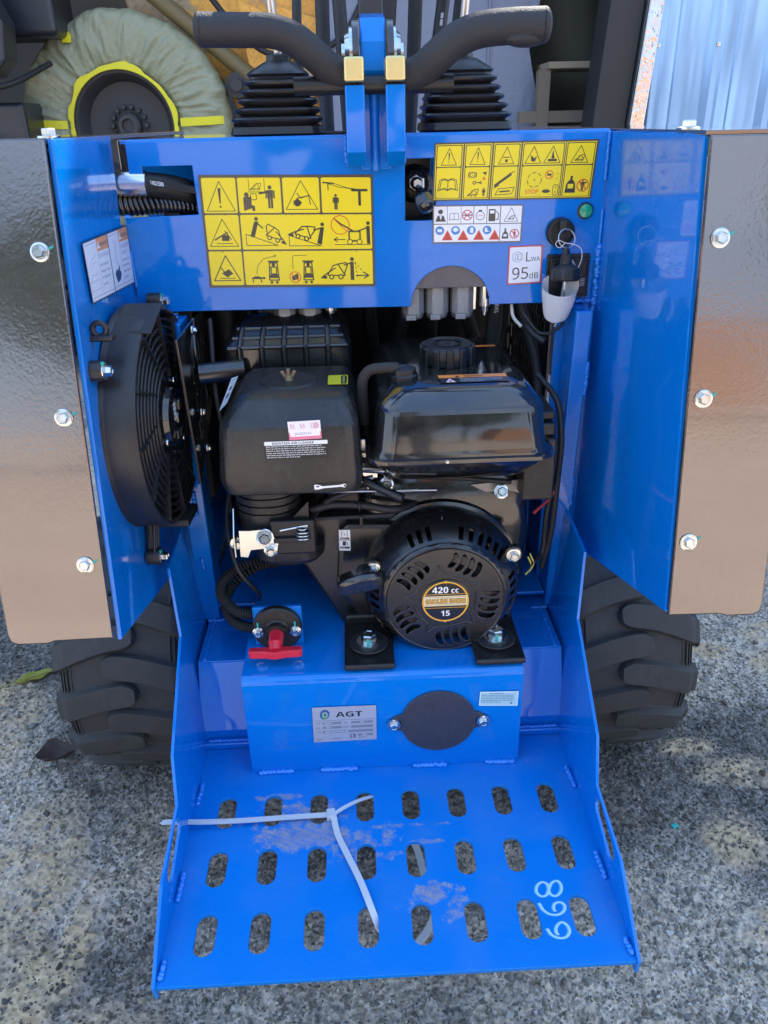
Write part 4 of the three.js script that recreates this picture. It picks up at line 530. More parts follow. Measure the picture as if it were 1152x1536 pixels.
{ const P = (z, y) => [-0.345 + 0.001 + (z + 0.05) * 0.0 + Math.max(0, z + 0.05) * 0.025 + 0.0005, y, z]; sticker('warning_sticker', P(0.178, 1.042), P(-0.05, 1.037), P(-0.045, 0.957), P(0.178, 0.971), sideT, L, { lift: 0.0015 }); }

// ───────────────────────── switches on the panel ─────────────────────────
part('indicator_light', [lathe([[0, 0], [0.0115, 0], [0.0115, 0.004], [0.0095, 0.005]], [0.3175, 1.0395, -0.05], [0, 0, 1], 32)], M.blackSatin).add(obj('lens', lathe([[0.0092, 0.003], [0.0092, 0.007], [0.007, 0.0085], [0, 0.009]], [0.3175, 1.0395, -0.05], [0, 0, 1], 32), M.green, L));
part('ignition_switch', [lathe([[0, 0], [0.0205, 0], [0.0205, 0.008], [0.019, 0.0105], [0.0165, 0.011], [0.016, 0.008], [0, 0.008]], [0.283, 1.011, -0.05], [0, 0, 1], 40), toX(new THREE.BoxGeometry(0.012, 0.03, 0.0075)).translate(0.283, 1.011, -0.039)], M.plastic);
{
  const x0 = 0.2665, x1 = 0.331, y0 = 0.917, y1 = 0.98, s = part('light_switch', [bx(x0, x1, y0, y1, -0.05, -0.0455, 0.003), bx(x0 + 0.004, x1 - 0.004, y0 + 0.005, y1 - 0.005, -0.046, -0.0415, 0.0025), bx(x0 + 0.007, x1 - 0.006, y0 + 0.031, y1 - 0.009, -0.042, -0.0385, 0.002)], M.blackSatin);
  sticker('symbol', [x1 - 0.024, y0 + 0.03, -0.0415], [x1 - 0.006, y0 + 0.03, -0.0415], [x1 - 0.006, y0 + 0.014, -0.0415], [x1 - 0.024, y0 + 0.014, -0.0415], canvas(128, 112, (c) => { c.fillStyle = '#0b0b0c'; c.fillRect(0, 0, 128, 112); c.strokeStyle = '#d8dcdf'; c.lineWidth = 6; c.beginPath(); c.moveTo(58, 18); c.lineTo(58, 94); c.bezierCurveTo(6, 90, 6, 22, 58, 18); c.stroke(); for (let k = 0; k < 5; k++) K.line(c, [[72, 22 + k * 17], [118, 12 + k * 17]], 5); }), s, { lift: 0.0003, rough: 0.5, coat: 0 });
}
// ───────────────────────── steering handle, levers, hoses ─────────────────────────
{
  const h = grp('handlebar');
  for (const x of [-0.0235, 0.0295]) {
    part('upright', [toX(sheet([[-0.052, 1.112], [-0.02, 1.107], [-0.002, 1.125], [-0.002, 1.204], [-0.052, 1.204]].map(([z, y]) => [-z, y]), 0, 0.0255, [], 0.0018)).translate(x + 0.0255, 0, 0)], M.blue, h);
    part('clamp_block', bx(x - 0.0003, x + 0.0255, 1.2075, 1.236, -0.038, 0.006, 0.003), M.zincYellow, h);
    part('clamp_bolt', [rod([x + 0.007, 1.204, -0.015], [x + 0.007, 1.209, -0.015], 0.004), rod([x + 0.019, 1.204, -0.015], [x + 0.019, 1.209, -0.015], 0.004)], M.matte, h);
    part('weld_bead', [weld([x - 0.0015, 1.11, -0.047], [x - 0.0015, 1.143, -0.047], 0.0026), weld([x + 0.027, 1.11, -0.047], [x + 0.027, 1.143, -0.047], 0.0026), weld([x - 0.001, 1.108, -0.047], [x + 0.026, 1.108, -0.047], 0.0026)], M.weld, h);
  }
  part('back_web', [bx(-0.006, 0.038, 1.1, 1.2, -0.058, -0.044, 0.003), rod([0.0155, 1.1, -0.044], [0.0155, 1.2, -0.044], 0.0065)], M.blue, h);
  part('crossbar', rod([-0.09, 1.205, -0.028], [0.12, 1.205, -0.028], 0.0115, 0.0115, 24), M.blackSatin, h);
  part('pivot_block', [toX(sheet([[-0.09, 1.2], [-0.045, 1.2], [-0.034, 1.222], [-0.034, 1.255], [-0.05, 1.283], [-0.075, 1.29], [-0.1, 1.28]].map(([z, y]) => [-z, y]), 0, 0.034, [], 0.003)).translate(0.0325, 0, 0)], M.blue, h);
  for (const s of [-1, 1]) { const x = 0.0155 + s * 0.0185; part('pivot_plate', [rod([x, 1.238, -0.07], [x + s * 0.0085, 1.238, -0.07], 0.046, 0.046, 40), bx(Math.min(x, x + s * 0.0085), Math.max(x, x + s * 0.0085), 1.2, 1.24, -0.112, -0.03)], M.blackGloss, h); part('pivot_bolt', [rod([x + s * 0.0085, 1.243, -0.07], [x + s * 0.0125, 1.243, -0.07], 0.033, 0.033, 32), rod([x + s * 0.0125, 1.243, -0.07], [x + s * 0.0185, 1.243, -0.07], 0.027, 0.024, 32), rod([x + s * 0.0185, 1.243, -0.07], [x + s * 0.023, 1.243, -0.07], 0.014, 0.014, 6)], M.zinc, h); }
  part('top_bracket', [bx(-0.001, 0.032, 1.28, 1.33, -0.13, -0.085, 0.003)], std({ color: col(0.06, 0.06, 0.065), metalness: 0.6, roughness: 0.35 }), h);
  const foam = (pts, r) => { const g = tube(pts, r, 70, 28), e = pts.at(-1), q = V(e).sub(V(pts.at(-2))).normalize(); const d = new THREE.SphereGeometry(r, 28, 14); d.scale(1, 1, 1).applyMatrix4(new THREE.Matrix4().makeScale(0.42, 1, 1)); d.translate(...V(e).toArray()); void q; return [...g, d]; };
  part('foam_grip', foam([[-0.0186, 1.214, -0.032], [-0.0425, 1.225, -0.024], [-0.0652, 1.243, -0.012], [-0.0875, 1.258, -0.006], [-0.1143, 1.266, -0.004], [-0.1512, 1.267, 0], [-0.1998, 1.268, 0.006]], 0.0195), M.foam, h);
  part('foam_grip', foam([[0.0545, 1.212, -0.032], [0.0777, 1.22, -0.024], [0.0973, 1.235, -0.012], [0.1204, 1.252, -0.006], [0.1486, 1.262, -0.003], [0.1862, 1.265, 0.004], [0.2291, 1.265, 0.012]], 0.0205), M.foam, h);
  part('thumb_rest', new THREE.SphereGeometry(0.0205, 24, 16).scale(1.3, 0.5, 0.7).translate(0.205, 1.251, 0.012), M.foam, h);
}
for (const [cx, s] of [[-0.121, 1], [0.148, -1]]) {
  const j = grp('control_lever'), secs = [], y0 = 1.146, zc = -0.125;
  const W = (w, y, r = 0.02) => secs.push([y, cx + (0.001 * s) * (y - y0) * 60 - w, cx + (0.001 * s) * (y - y0) * 60 + w, zc - w * 0.95, zc + w * 0.95, r]);
  W(0.06, y0); W(0.065, y0 + 0.003); W(0.063, y0 + 0.012);
  for (let k = 0; k < 5; k++) { const y = y0 + 0.014 + k * 0.0115, w = 0.064 - k * 0.0042; W(w - 0.008, y); W(w - 0.007, y + 0.002); W(w - 0.001, y + 0.005); W(w, y + 0.0075); W(w - 0.0015, y + 0.0095); W(w - 0.007, y + 0.0112); }
  W(0.04, y0 + 0.074); W(0.043, y0 + 0.0775); W(0.04, y0 + 0.0805); W(0.022, y0 + 0.092, 0.014); W(0.017, y0 + 0.094, 0.014); W(0.0165, y0 + 0.101, 0.014); W(0.013, y0 + 0.103, 0.012);
  part('boot', loft(secs, 0.75, 7), std({ color: col(0.013, 0.013, 0.014), roughness: 0.38, roughnessMap: roughT }), j);
  const bp = [cx + s * 0.006, y0 + 0.1, zc], tp = [cx + s * 0.006 - s * 0.006, y0 + 0.185, zc + 0.012];
  part('rod', rod(bp, tp, 0.0058), M.steel, j);
  part('knob', [lathe([[0, 0], [0.011, 0], [0.0125, 0.004], [0.0125, 0.02], [0.015, 0.035], [0.021, 0.07], [0.02, 0.095], [0.012, 0.11], [0, 0.114]], tp, [0, 1, 0.1], 28)], M.plastic, j);
}
part('slot_plate', [bx(-0.06, -0.024, 1.146, 1.15, -0.2, -0.09), bx(0.0, 0.03, 1.146, 1.149, -0.2, -0.1)], M.blackSatin);
{
  const label = (txt) => canvas(512, 32, (c) => { c.fillStyle = '#0b0b0c'; c.fillRect(0, 0, 512, 32); c.fillStyle = '#dfe2e4'; c.font = 'bold 27px sans-serif'; c.fillText(txt, 4, 26, 500); });
  const H = [[[444, -60, -0.42], [446, 60, -0.4], [452, 200, -0.4], 0.008], [[486, -60, -0.34], [489, 90, -0.33], [494, 200, -0.32], 0.0115], [[502, -40, -0.27], [508, 60, -0.26], [518, 200, -0.26], 0.0105], [[588, -60, -0.3], [586, 20, -0.3], [580, 200, -0.3], 0.011], [[630, -60, -0.33], [624, 90, -0.33], [620, 200, -0.33], 0.0115], [[676, -60, -0.3], [664, 40, -0.3], [640, 200, -0.28], 0.0105], [[698, -60, -0.36], [684, 60, -0.36], [668, 200, -0.36], 0.0125]];
  const PT = [[[-0.0958, 1.403, -0.42], [-0.1006, 1.288, -0.4], [-0.1034, 1.146, -0.4]], [[-0.0536, 1.39, -0.34], [-0.0556, 1.253, -0.33], [-0.0546, 1.145, -0.32]], [[-0.0291, 1.363, -0.27], [-0.0249, 1.275, -0.26], [-0.0189, 1.145, -0.26]], [[0.0562, 1.383, -0.3], [0.0509, 1.313, -0.3], [0.0389, 1.144, -0.3]], [[0.0965, 1.387, -0.33], [0.0907, 1.251, -0.33], [0.0833, 1.142, -0.33]], [[0.1423, 1.381, -0.3], [0.1309, 1.294, -0.3], [0.1061, 1.142, -0.28]], [[0.1791, 1.39, -0.36], [0.1664, 1.28, -0.36], [0.1482, 1.141, -0.36]]];
  PT.forEach((p, i) => part('hydraulic_hose', tube(p, H[i][3], 20, 14), M.rubber));
  const strip = (p, i, t, u0, u1) => { const c = new THREE.CatmullRomCurve3(p.map((q) => V(q)), false, 'centripetal'), r = H[i][3], a = c.getPoint(u0), b = c.getPoint(u1), k = 0.35; a.z += r * 1.02; b.z += r * 1.02; sticker('hose_print', [a.x - r * k, a.y, a.z], [b.x - r * k, b.y, b.z], [b.x + r * k, b.y, b.z], [a.x + r * k, a.y, a.z], label(t), L, { lift: 0.0004, rough: 0.6, coat: 0 }); };
  strip(PT[5], 5, 'GRADE  MADE', 0.5, 0.22); strip(PT[3], 3, 'TOP-40', 0.34, 0.18); strip(PT[2], 2, 'FOR 1', 0.72, 0.5);
  // pressure hose with its steel collar and the sleeved hose in the panel notch
  const ph = part('hydraulic_hose', tube([[-0.3156, 1.089, -0.062], [-0.2851, 1.086, -0.062], [-0.2603, 1.079, -0.075], [-0.2422, 1.067, -0.1], [-0.2205, 1.05, -0.14]], 0.0165, 40, 20), M.rubber);
  obj('collar', [rod([-0.3824, 1.091, -0.062], [-0.3067, 1.089, -0.06], 0.0172, 0.0172, 28), rod([-0.3471, 1.09, -0.062], [-0.3057, 1.089, -0.06], 0.0185, 0.0185, 8)], std({ color: col(0.75, 0.75, 0.74), metalness: 1, roughness: 0.2 }), ph);
  { const a = [-0.2991, 1.097, -0.044], b = [-0.2375, 1.086, -0.052]; sticker('hose_print', a, b, [b[0], b[1] - 0.009, b[2] + 0.002], [a[0], a[1] - 0.009, a[2] + 0.002], label('1-NS2 ESBN'), ph, { lift: 0.0004, rough: 0.6, coat: 0, seg: 8, bend: (p, u) => { p.y -= 0.002 * u * u; } }); }
  const sl = []; const sc = new THREE.CatmullRomCurve3([[-0.3784, 1.064, -0.064], [-0.336, 1.061, -0.062], [-0.2942, 1.062, -0.066], [-0.2639, 1.057, -0.078], [-0.237, 1.042, -0.11]].map((p) => V(p))); for (let i = 0; i < 26; i++) { const p = sc.getPoint(i / 25), t = sc.getTangent(i / 25); sl.push(orient(new THREE.LatheGeometry([[0.0, -0.0036], [0.0118, -0.0036], [0.0142, -0.0015], [0.0148, 0.001], [0.013, 0.0034], [0, 0.0036]].map((q) => new THREE.Vector2(...q)), 18), p.toArray(), t.clone().add(V(0, 0.25, 0)).toArray())); }
  part('sleeved_hose', sl, M.blackGloss);
}
// ───────────────────────── cooling fan on the side wall ─────────────────────────
{
  const f = grp('cooling_fan'); f.position.set(-0.334, 0.794, 0.082); f.rotation.y = Math.PI / 2 - 0.06;   // local z runs out of the wall, local -x towards the viewer
  const Z1 = [0, 0, 1], O = [0, 0, 0], P = std({ color: col(0.018, 0.018, 0.02), roughness: 0.42, bumpMap: gritT, bumpScale: 0.0002, roughnessMap: roughT });
  part('shroud', [lathe([[0.14, 0.0], [0.153, 0.0], [0.155, 0.003], [0.1545, 0.008], [0.1535, 0.01], [0.153, 0.03], [0.1525, 0.045], [0.151, 0.0485], [0.147, 0.049], [0.145, 0.046], [0.148, 0.012], [0.14, 0.004]], O, Z1, 90, 0.4)], P, f);
  for (let i = 0; i < 7; i++) part('grille_ring', new THREE.TorusGeometry(0.07 + i * 0.0108, 0.0015, 8, 80).scale(1, 1, 2.2).translate(0, 0, 0.043 + 0.006 * (1 - i / 8)), P, f);
  for (let i = 0; i < 12; i++) { const a = i / 12 * 2 * Math.PI + 0.2, b = a + 0.3; const g = bx(0, 1, -0.0016, 0.0016, 0.038, 0.051, 0); const p0 = V(0.058 * Math.cos(a), 0.058 * Math.sin(a), 0), p1 = V(0.147 * Math.cos(b), 0.147 * Math.sin(b), 0); g.scale(p0.distanceTo(p1), 1, 1).rotateZ(Math.atan2(p1.y - p0.y, p1.x - p0.x)).translate(p0.x, p0.y, 0); part('spoke', g, P, f); }
  part('motor', [lathe([[0.06, 0.02], [0.061, 0.044], [0.059, 0.049], [0.05, 0.051], [0.047, 0.047], [0.044, 0.047], [0.04, 0.056], [0.034, 0.0585], [0.012, 0.0585], [0.011, 0.0615], [0, 0.062]], O, Z1, 48, 0.5), bx(-0.01, 0.008, 0.012, 0.028, 0.055, 0.066, 0.003), bx(-0.028, 0.012, -0.024, -0.012, 0.055, 0.064, 0.002)], M.blackGloss, f);
  for (const [x, y] of [[0.03, -0.042], [-0.05, -0.02], [0.02, 0.047]]) part('screw', [disc([x, y, 0.05], Z1, 0.005, 0.006, 0.002, 16)], M.zinc, f);
  sticker('label', [-0.024, 0.026, 0.0588], [-0.012, 0.026, 0.0588], [-0.012, 0.002, 0.0588], [-0.024, 0.002, 0.0588], canvas(64, 32, (c) => { c.fillStyle = '#d8dcd8'; c.fillRect(0, 0, 64, 32); c.fillStyle = '#555'; K.bars(c, 4, 4, 54, 3, 9, 5, 3); }), f);
  for (let i = 0; i < 9; i++) { const s = sh([[0.055, -0.012], [0.08, -0.03], [0.136, -0.02], [0.138, 0.012], [0.09, 0.012], [0.055, 0.014]]); const g = new THREE.ExtrudeGeometry(s, { depth: 0.003, bevelEnabled: false }).rotateX(0.45).rotateZ(i / 9 * 2 * Math.PI).translate(0, 0, 0.024); part('blade', g, M.blackSatin, f); }
  // mounting ears with their bolts; local (x, y) = (-dz, dy)
  for (const [x, y, dx, dy] of [[-0.142, 0.108, 0.026, -0.012], [-0.052, -0.196, 0.012, 0.032], [0.13, 0.135, -0.02, -0.016], [0.16, -0.1, -0.02, 0.014]]) {
    const e = part('mounting_ear', [lathe([[0.006, 0], [0.0125, 0], [0.0125, 0.018], [0.0115, 0.02], [0.006, 0.02]], [x, y, 0], Z1, 28), rod([x, y, 0.004], [x + dx * 1.4, y + dy * 1.4, 0.004], 0.006), ...[-1, 0, 1].map((k) => rod([x + dy * 0.25 * k, y - dx * 0.25 * k, 0.012], [x + dx * 1.9 + dy * 0.3 * k, y + dy * 1.9 - dx * 0.3 * k, 0.014], 0.0022, 0.0022, 8)), mv(new RoundedBoxGeometry(0.022, 0.022, 0.03, 2, 0.002), x + dx * 1.7, y + dy * 1.7, 0.022)], P, f);
    obj('bolt', bolt([x, y, 0.02], Z1, 0.006, 0.0095), M.zinc, e); obj('paint_mark', [bx(x - 0.006, x - 0.002, y + 0.006, y + 0.012, 0.0195, 0.0225, 0)], M.paint, e);
  }
  part('wire_clip', [new THREE.TorusGeometry(0.008, 0.0035, 10, 24).rotateY(Math.PI / 2).translate(-0.118, 0.152, 0.014), bx(-0.125, -0.108, 0.138, 0.146, 0, 0.03, 0.003)], P, f);
  part('shroud_rib', bx(-0.02, 0.05, 0.149, 0.152, 0.01, 0.06, 0.001).rotateZ(0.35), P, f); part('shroud_rib', bx(-0.03, 0.03, -0.161, -0.149, 0.015, 0.06, 0.003), P, f);
}
// perforated guards on both sides of the engine
{
  const mesh = (x, z0, z1, y0, y1, low = () => y0) => { const hs = []; let r = 0; for (let z = z0 + 0.012; z < z1 - 0.008; z += 0.0125, r++) for (let y = y0 + 0.03 + (r % 2) * 0.021; y < y1 - 0.03; y += 0.042) if (y > low(z) + 0.024 && z < 0.035) hs.push(pill(-z, y, 0.0062, 0.03).filter((_, i) => i % 2 === 0)); return toX(sheet([[-z1, low(z1)], [-z0, low(z0)], [-z0, y1], [-z1 - (low(0) > y0 ? 0.032 : 0), y1]], 0, 0.004, hs, 0.0008)).translate(x, 0, 0); };
  part('perforated_guard', mesh(-0.26, -0.3, 0.066, 0.66, 0.905, (z) => 0.684 + (0.058 - z) * 0.46), M.blackGloss);
  part('perforated_guard', mesh(0.283, -0.36, -0.055, 0.6, 0.96), M.blackGloss);
  part('radiator', [bx(-0.29, -0.268, 0.6, 1.05, -0.35, -0.06)], M.matte);
  part('guard_strut', [tube([[-0.262, 0.905, -0.03], [-0.258, 0.86, 0.0], [-0.256, 0.82, -0.03], [-0.256, 0.78, -0.04]], 0.0035), rod([-0.256, 0.83, 0.0], [-0.19, 0.832, -0.01], 0.0165)], M.blackGloss);
  for (const [y, z] of [[0.72, 0.02], [0.78, 0.028], [0.9, 0.02]]) part('guard_bolt', bolt([-0.2545, y, z], [1, 0, 0], 0.004, 0.006), M.zinc);
}
// ───────────────────────── engine ─────────────────────────
{
  // fuel tank
  const x0 = -0.008, x1 = 0.233, z0 = -0.14, z1 = 0.2, I = (y, d, r = 0.03, dz = d) => [y, x0 + d, x1 - d, z0 + dz, z1 - dz, r];
  const tk = part('fuel_tank', [loft([I(0.716, 0.034, 0.03, 0.05), I(0.722, 0.022, 0.03, 0.03), I(0.748, 0.006, 0.03, 0.004), I(0.757, 0.001, 0.03, -0.002), I(0.758, -0.006, 0.03, -0.006), I(0.763, -0.006, 0.03, -0.006), I(0.764, 0.001, 0.028, 0), I(0.769, 0.003, 0.028, 0.001), I(0.774, 0.006, 0.027, 0.002), I(0.822, 0.012, 0.027, 0.003), I(0.827, 0.013, 0.027, 0.005), I(0.832, 0.016, 0.027, 0.009), I(0.843, 0.028, 0.03, 0.027), I(0.8465, 0.033, 0.03, 0.033), I(0.8485, 0.04, 0.03, 0.042), I(0.85, 0.06, 0.03, 0.08), I(0.8505, 0.09, 0.02, 0.12)], 0.5, 7)], phys({ color: 0xffffff, map: grimeT(0.006, 91), roughness: 0.3, clearcoat: 1, clearcoatRoughness: 0.08, roughnessMap: smudgeT, bumpMap: waveT, bumpScale: 0.0002 }));
  obj('rivet', disc([0.092, 0.7605, 0.2055], [0, 0.2, 1], 0.0025, 0.0014, 0.0005, 14), M.zinc, tk);
  const cap = obj('fuel_cap', [lathe([[0, 0.0], [0.032, 0.0], [0.036, 0.004], [0.037, 0.01], [0.037, 0.024], [0.034, 0.029], [0.026, 0.03], [0.024, 0.0285], [0.014, 0.0285], [0.012, 0.0295], [0, 0.0295]], [0.108, 0.849, 0.05], [0, 1, 0.03], 48), ...Array.from({ length: 12 }, (_, i) => { const a = i / 12 * 2 * Math.PI; return bx(-0.0055, 0.0055, 0, 0.027, -0.003, 0.0035, 0.0025).rotateY(-a + Math.PI / 2).translate(0.108 + 0.0365 * Math.cos(a), 0.849, 0.05 + 0.0365 * Math.sin(a)); }), new THREE.TorusGeometry(0.019, 0.0012, 8, 40).rotateX(Math.PI / 2).translate(0.108, 0.8788, 0.051)], std({ color: col(0.012, 0.012, 0.0125), roughness: 0.4, roughnessMap: roughT }), tk); void cap;
  obj('vent_fitting', [lathe([[0, 0], [0.0195, 0], [0.0195, 0.006], [0.017, 0.008], [0.0165, 0.014], [0.012, 0.016], [0.006, 0.018], [0, 0.018]], [0.042, 0.8475, 0.115], [0, 1, 0], 32), rod([0.043, 0.863, 0.116], [0.004, 0.863, 0.118], 0.0045)], M.plastic, tk);
  obj('vent_hose', tube([[0.034, 0.863, 0.116], [0.014, 0.864, 0.118], [-0.004, 0.861, 0.117], [-0.013, 0.85, 0.115], [-0.015, 0.82, 0.108], [-0.013, 0.78, 0.1]], 0.0072, 40, 14), std({ color: col(0.03, 0.027, 0.024), roughness: 0.8 }), tk);
  const wt = canvas(512, 92, (c) => { c.fillStyle = '#0d0d0f'; c.fillRect(0, 0, 512, 92); c.fillStyle = '#ea8a33'; c.fillRect(0, 0, 512, 36); c.fillStyle = '#2a1a10'; c.font = 'bold 30px sans-serif'; c.fillText('WARNING', 190, 29, 210); K.fill(c, [[140, 8], [158, 32], [122, 32]]); c.fillStyle = '#e9d8dc'; K.fill(c, [[76, 42], [112, 86], [38, 86]]); c.fillStyle = '#d0394a'; K.fill(c, [[76, 54], [90, 80], [62, 80]]); c.fillStyle = '#c9cdd2'; K.bars(c, 150, 46, 330, 3, 14, 9, 4); });
  sticker('warning_sticker', [0.087, 0.8505, 0.122], [0.179, 0.8505, 0.122], [0.181, 0.848, 0.149], [0.089, 0.848, 0.149], wt, tk, { lift: 0.002 });
  sticker('warning_sticker', [0.13, 0.8515, -0.03], [0.19, 0.8515, -0.03], [0.19, 0.8515, -0.02], [0.13, 0.8515, -0.02], canvas(64, 8, (c) => { c.fillStyle = '#d9803a'; c.fillRect(0, 0, 64, 8); }), tk, { lift: 0.0008 });
  // air cleaner
  const a0 = -0.211, a1 = -0.019, b0 = -0.02, b1 = 0.192, A = (y, l, r, f, b, k = 0.02) => [y, a0 + l, a1 - r, b0 + b, b1 - f, k];
  const ac = part('air_cleaner', [loft([A(0.714, 0.012, 0.006, 0.005, 0.01), A(0.717, 0.006, 0.003, 0.001, 0.006), A(0.724, 0.003, 0.001, 0, 0.004), A(0.74, 0, 0, 0, 0.002), A(0.806, 0.006, 0.003, 0.002, 0.004), A(0.812, 0.008, 0.004, 0.004, 0.006), A(0.818, 0.012, 0.006, 0.009, 0.01), A(0.834, 0.028, 0.013, 0.029, 0.02), A(0.838, 0.033, 0.016, 0.036, 0.026), A(0.84, 0.04, 0.022, 0.046, 0.034)], 0.5, 7)], std({ color: 0xffffff, map: grimeT(0.012, 95), roughness: 0.33, bumpMap: gritT, bumpScale: 0.00025, roughnessMap: roughT }));
  obj('cover_dish', [lathe([[0.042, 0.0], [0.039, 0.0028], [0.036, 0.003], [0.031, 0.0005], [0.02, 0.0012], [0, 0.0016]], [-0.117, 0.8395, 0.082], [0, 1, 0], 48)], M.plastic, ac);
  obj('wing_nut', [rod([-0.117, 0.84, 0.082], [-0.117, 0.848, 0.082], 0.0065, 0.005), rod([-0.117, 0.846, 0.082], [-0.117, 0.857, 0.082], 0.003), sheet([[-0.1285, 0.853], [-0.124, 0.855], [-0.12, 0.847], [-0.114, 0.847], [-0.11, 0.855], [-0.1055, 0.853], [-0.112, 0.8415], [-0.122, 0.8415]], 0.0835, 0.003, [], 0.001)], std({ color: col(0.3, 0.22, 0.13), metalness: 0.6, roughness: 0.5 }), ac);
  const F = 0.1925, face = (px, y) => [px, y, F - 0.0006 + (y > 0.74 ? -(y - 0.74) * 0.03 : 0)];
  sticker('instruction_print', face(-0.146, 0.792), face(-0.063, 0.792), face(-0.063, 0.767), face(-0.146, 0.767), canvas(512, 160, (c) => { c.fillStyle = '#1b1a19'; c.fillRect(0, 0, 512, 160); c.fillStyle = '#e6e6e4'; K.rr(c, 2, 2, 508, 34, 6); c.fill(); c.fillStyle = '#26262a'; c.font = 'bold 29px sans-serif'; c.fillText('MAINTAIN AIR CLEANER', 62, 30, 390); c.fillStyle = '#dcdcda'; K.bars(c, 14, 42, 490, 6, 19, 12, 6); }), ac, { lift: 0.0009, rough: 0.5, coat: 0 });
  { const pink = sticker('price_label', face(-0.1135, 0.818), face(-0.0715, 0.819), face(-0.0705, 0.794), face(-0.1125, 0.793), canvas(256, 140, (c) => { c.fillStyle = '#e9e2e4'; c.fillRect(0, 0, 256, 140); c.fillStyle = '#e37f95'; c.fillRect(0, 84, 256, 56); c.fillStyle = '#f0e6e8'; K.rr(c, 10, 66, 236, 50, 10); c.fill(); c.fillStyle = '#d9a9b2'; c.font = 'bold 50px sans-serif'; c.fillText('N   M   C', 12, 56); K.dot(c, 220, 38, 24); c.fillStyle = '#5a5457'; c.font = '26px serif'; c.save(); c.translate(44, 106); c.rotate(-0.03); c.fillText('20260112A', 0, 0, 170); c.restore(); }), ac, { rough: 0.7, coat: 0 }); void pink; }
  sticker('service_label', [-0.062, 0.8405, 0.068], [-0.0345, 0.8405, 0.068], [-0.0345, 0.8405, 0.112], [-0.062, 0.8405, 0.112], canvas(160, 130, (c) => { c.fillStyle = '#d9d11c'; c.fillRect(0, 0, 160, 130); c.fillStyle = '#1d2733'; c.fillRect(104, 8, 48, 114); c.fillStyle = '#d9d11c'; c.save(); c.translate(118, 14); c.rotate(Math.PI / 2); c.font = 'bold 24px sans-serif'; c.fillText('SERVICE', 2, 0, 100); c.restore(); c.fillStyle = '#a09a20'; K.bars(c, 12, 12, 82, 7, 15, 8, 2); }), ac, { lift: 0.001 });
  sticker('barcode_label', [-0.2, 0.834, 0.05], [-0.19, 0.8375, 0.05], [-0.197, 0.823, 0.13], [-0.209, 0.812, 0.13], canvas(64, 128, (c) => { c.fillStyle = '#dfe3e8'; c.fillRect(0, 0, 64, 128); c.fillStyle = '#5a606a'; c.fillRect(20, 40, 24, 16); c.fillRect(16, 70, 28, 18); K.bars(c, 8, 8, 46, 2, 10, 6, 3); }), ac, { lift: 0.003 });
  sticker('spanner_print', face(-0.086, 0.73), face(-0.04, 0.731), face(-0.04, 0.722), face(-0.086, 0.721), canvas(256, 50, (c) => { c.fillStyle = '#1b1a19'; c.fillRect(0, 0, 256, 50); c.fillStyle = '#e8e8e6'; K.fill(c, [[8, 10], [20, 4], [52, 12], [70, 22], [200, 18], [236, 10], [250, 22], [236, 42], [210, 34], [80, 38], [40, 46], [10, 46]]); c.fillStyle = '#1b1a19'; K.dot(c, 236, 26, 8); K.fill(c, [[22, 16], [48, 18], [40, 30], [24, 24]]); }), ac, { lift: 0.0009, rough: 0.5, coat: 0 });
  // intake elbow and carburettor under it
  const rings = []; for (let k = 0; k < 6; k++) { const y = 0.65 + k * 0.012; rings.push([y, -0.205, -0.112, 0.05, 0.14, 0.04], [y + 0.009, -0.205, -0.112, 0.05, 0.14, 0.04], [y + 0.0095, -0.202, -0.115, 0.053, 0.137, 0.038], [y + 0.0115, -0.202, -0.115, 0.053, 0.137, 0.038]); }
  part('intake_elbow', [loft([[0.6, -0.185, -0.1, 0.05, 0.145, 0.035], [0.625, -0.2, -0.11, 0.05, 0.145, 0.04], [0.648, -0.205, -0.112, 0.05, 0.14, 0.04], ...rings], 0.4, 7)], M.plastic);
  const cb = part('carburettor', [loft([[0.572, -0.165, -0.1, 0.03, 0.12, 0.03], [0.576, -0.18, -0.085, 0.02, 0.138, 0.035], [0.584, -0.184, -0.08, 0.015, 0.142, 0.035], [0.602, -0.184, -0.08, 0.015, 0.142, 0.035]], 0.5, 7), bx(-0.155, -0.09, 0.6, 0.655, 0.05, 0.15, 0.004)], M.blackSatin);
  obj('bracket', [sheet([[-0.1822, 0.6439], [-0.1631, 0.6452], [-0.1515, 0.6372], [-0.1433, 0.6205], [-0.1466, 0.6042], [-0.1599, 0.6059], [-0.1649, 0.6138], [-0.1833, 0.6124], [-0.1883, 0.6005], [-0.1996, 0.6021], [-0.1982, 0.6446]], 0.155, 0.0025, [], 0.0006), toX(sheet([[-0.152, 0.6], [-0.1, 0.592], [-0.098, 0.66], [-0.13, 0.668], [-0.152, 0.635]], 0, 0.002, [], 0.0004)).translate(-0.2055, 0, 0)], M.zinc, cb);
  obj('bolt', [bolt([-0.162, 0.6327, 0.155], [0.1, 0.3, 1], 0.0072, 0.016), bolt([-0.1553, 0.6117, 0.155], [0.1, 0.1, 1], 0.0055, 0.012), bolt([-0.206, 0.612, 0.13], [0.1, 0, 1], 0.006, 0.01)], M.zinc, cb);
  obj('throttle_plate', [sheet([[-0.1246, 0.6513], [-0.0979, 0.6799], [-0.098, 0.6175], [-0.1223, 0.6295]], 0.14, 0.002, [], 0.0004), bx(-0.15, -0.105, 0.622, 0.63, 0.14, 0.156)], M.blackSatin, cb);
  obj('throttle_spring', [...[0, 1, 2].map((k) => new THREE.TorusGeometry(0.011, 0.0014, 8, 24).rotateX(1.35).translate(-0.108, 0.626 + k * 0.005, 0.148)), rod([-0.14, 0.64, 0.15], [-0.1, 0.647, 0.15], 0.0022), disc([-0.108, 0.64, 0.148], [0, 1, 0.2], 0.009, 0.006)], M.zinc, cb);
